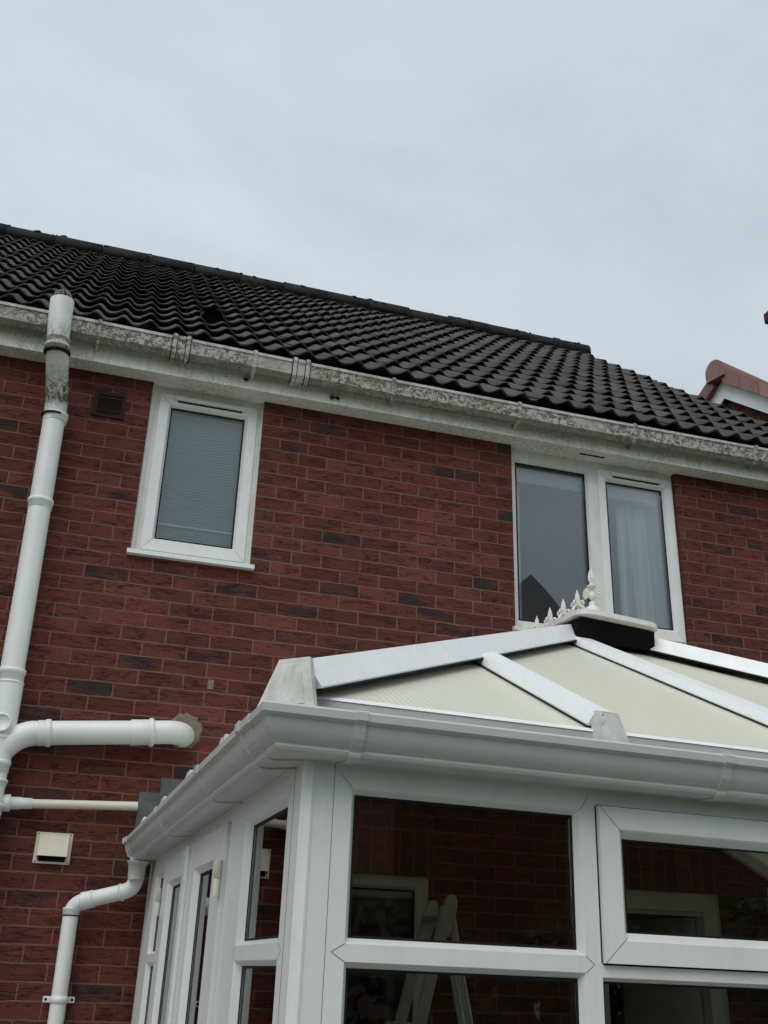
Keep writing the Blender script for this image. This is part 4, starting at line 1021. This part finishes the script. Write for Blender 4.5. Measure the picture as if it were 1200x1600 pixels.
# dry verge units
for s_ in (-1, 1):
    k = MB(); tn_ = []
    for c in range(14):
        e0, e1 = c*.31+.09, (c+1)*.31+.082
        def q_(e, r, dz): return nbp(s_*e*nc, r, -e*ns+dz)
        k.hexa([q_(e0, -.05, -.135), q_(e1, -.05, -.120), q_(e1, .14, -.08), q_(e0, .14, -.10), q_(e0, -.05, .035), q_(e1, -.05, .058), q_(e1, .14, .065), q_(e0, .14, .045)]); tn_ += [random.random()]*8
    o = k.build('verge_tiles', M['redtile'], ro); at = o.data.attributes.new('tint', 'FLOAT', 'POINT'); at.data.foreach_set('value', tn_)
k = MB(); prof = [(-.13*math.cos(PI*i/12), .15*math.sin(PI*i/12)) for i in range(13)]; prof = [(-.125, -.10)]+prof+[(.125, -.10)]; tn_ = []
for j in range(15):
    k.prism(prof, -.085+j*.45 if j == 0 else -.06+j*.45, .385+j*.45, lambda p, q, h: nbp(p, h, q-.02)); tn_ += [random.random()]*(2*len(prof))
o = k.build('ridge_tiles', M['redtile'], ro); at = o.data.attributes.new('tint', 'FLOAT', 'POINT'); at.data.foreach_set('value', tn_)
for s_ in (-1, 1):
    k = MB()
    def q_(e, r, dz): return nbp(s_*e*nc, r, -e*ns+dz)
    k.hexa([q_(0, .035, -.34), q_(4.6, .035, -.34), q_(4.6, .06, -.34), q_(0, .06, -.34), q_(0, .035, -.11), q_(4.6, .035, -.11), q_(4.6, .06, -.11), q_(0, .06, -.11)]); k.build('bargeboard', M['upvc'], nb, NO)
    k = MB(); k.hexa([q_(.0, .06, -.16), q_(4.6, .06, -.16), q_(4.6, .125, -.16), q_(.0, .125, -.16), q_(.0, .06, -.14), q_(4.6, .06, -.14), q_(4.6, .125, -.14), q_(.0, .125, -.14)]); k.build('verge_soffit', M['upvc'], nb, NO)
# chimney on that ridge (crown oversails the stack)
CH = [6.9, 4.15]                                            # filled from the camera ray below
ch = MB(); cx, cy = 7.36, 3.80; zt = 5.10
ch.box(cx-.30, cx+.30, cy-.30, cy+.30, 2.9, zt-.29); ch.box(cx-.345, cx+.345, cy-.345, cy+.345, zt-.29, zt-.215); ch.box(cx-.385, cx+.385, cy-.385, cy+.385, zt-.214, zt-.07); ch.box(cx-.33, cx+.33, cy-.33, cy+.33, zt-.069, zt)
cho = ch.build('chimney', M['brick2'], nb, NO)
cp = MB(); cp.lathe([(.11, 0), (.12, .02), (.10, .05), (.095, .22), (.115, .25), (.115, .28), (.08, .28)], (cx-.14, cy, zt), (0, 0, 1), 18); at_ = cp.build('chimney_pot', M['brown'], cho)

# ------------------------------------------------------------------ across the garden: the mirrored house, and a leafy screen added to block low sky
RO = (9.0, -15, GZ)
rh = thing('rear_house', RO, 'brick house across the garden, mirrored as a dark gable in the wide upper window', 'house')
k = MB(); x0, x1, yA, yB, ze_, zp = 4.7, 12.4, -15.0, -23, 1.3, 5.3; xm = (x0+x1)/2
k.add([(x0, yA, GZ), (x1, yA, GZ), (x1, yA, ze_), (xm, yA, zp), (x0, yA, ze_), (x0, yB, GZ), (x1, yB, GZ), (x1, yB, ze_), (xm, yB, zp), (x0, yB, ze_)], [(0, 1, 2, 3, 4), (9, 8, 7, 6, 5), (0, 4, 9, 5), (1, 6, 7, 2)]); k.build('wall', M['brick2'], rh, RO)
k = MB()
for s_ in (-1, 1):
    k.hexa([(xm, yA+.25, zp+.0), (xm+s_*4.2, yA+.25, zp-4.2*1.04), (xm+s_*4.2, yB-.2, zp-4.2*1.04), (xm, yB-.2, zp), (xm, yA+.25, zp+.15), (xm+s_*4.2, yA+.25, zp-4.2*1.04+.15), (xm+s_*4.2, yB-.2, zp-4.2*1.04+.15), (xm, yB-.2, zp+.15)])
k.build('roof', M['ridge'], rh, RO)
for a, b_ in ((6.9, 8.3),):
    k = MB(); frame_mb(k, (a, b_, -4.0, -2.9), [(a+.07, b_-.07, -3.93, -2.97)], .0, -.05, .01, -.02, lambda x, y, z: (x, yA-y+.001, z)); f = k.build('window', M['upvc'], rh, RO)
    k = MB(); k.box(a+.06, b_-.06, yA+.008, yA+.014, -3.94, -2.96); k.build('pane', M['seal'], f)
random.seed(21); k = MB()  # leafy screen added out of view to block low sky in the glass
for i in range(9000):
    x = random.uniform(-16, 18); y = random.uniform(-12.6, -11.0); h = 2.35+.25*math.sin(x*.9)+.2*math.sin(x*2.3+1)
    z = GZ+h*math.sqrt(random.random()) if random.random() < .8 else GZ+h
    s_ = random.uniform(.07, .15); a, b_, c = [random.uniform(0, 6.28) for _ in range(3)]
    u_ = Vector((math.cos(a)*math.cos(b_), math.sin(a)*math.cos(b_), math.sin(b_))); v_ = u_.orthogonal().normalized()
    p = Vector((x, y, z)); k.quad(p-u_*s_, p+v_*s_*.6, p+u_*s_, p-v_*s_*.6)
tag(k.build('added_hedge', M['added_hedge']), 'unseen leafy green row added to keep low sky out of the pane reflections', 'added_hedge', kind='stuff')
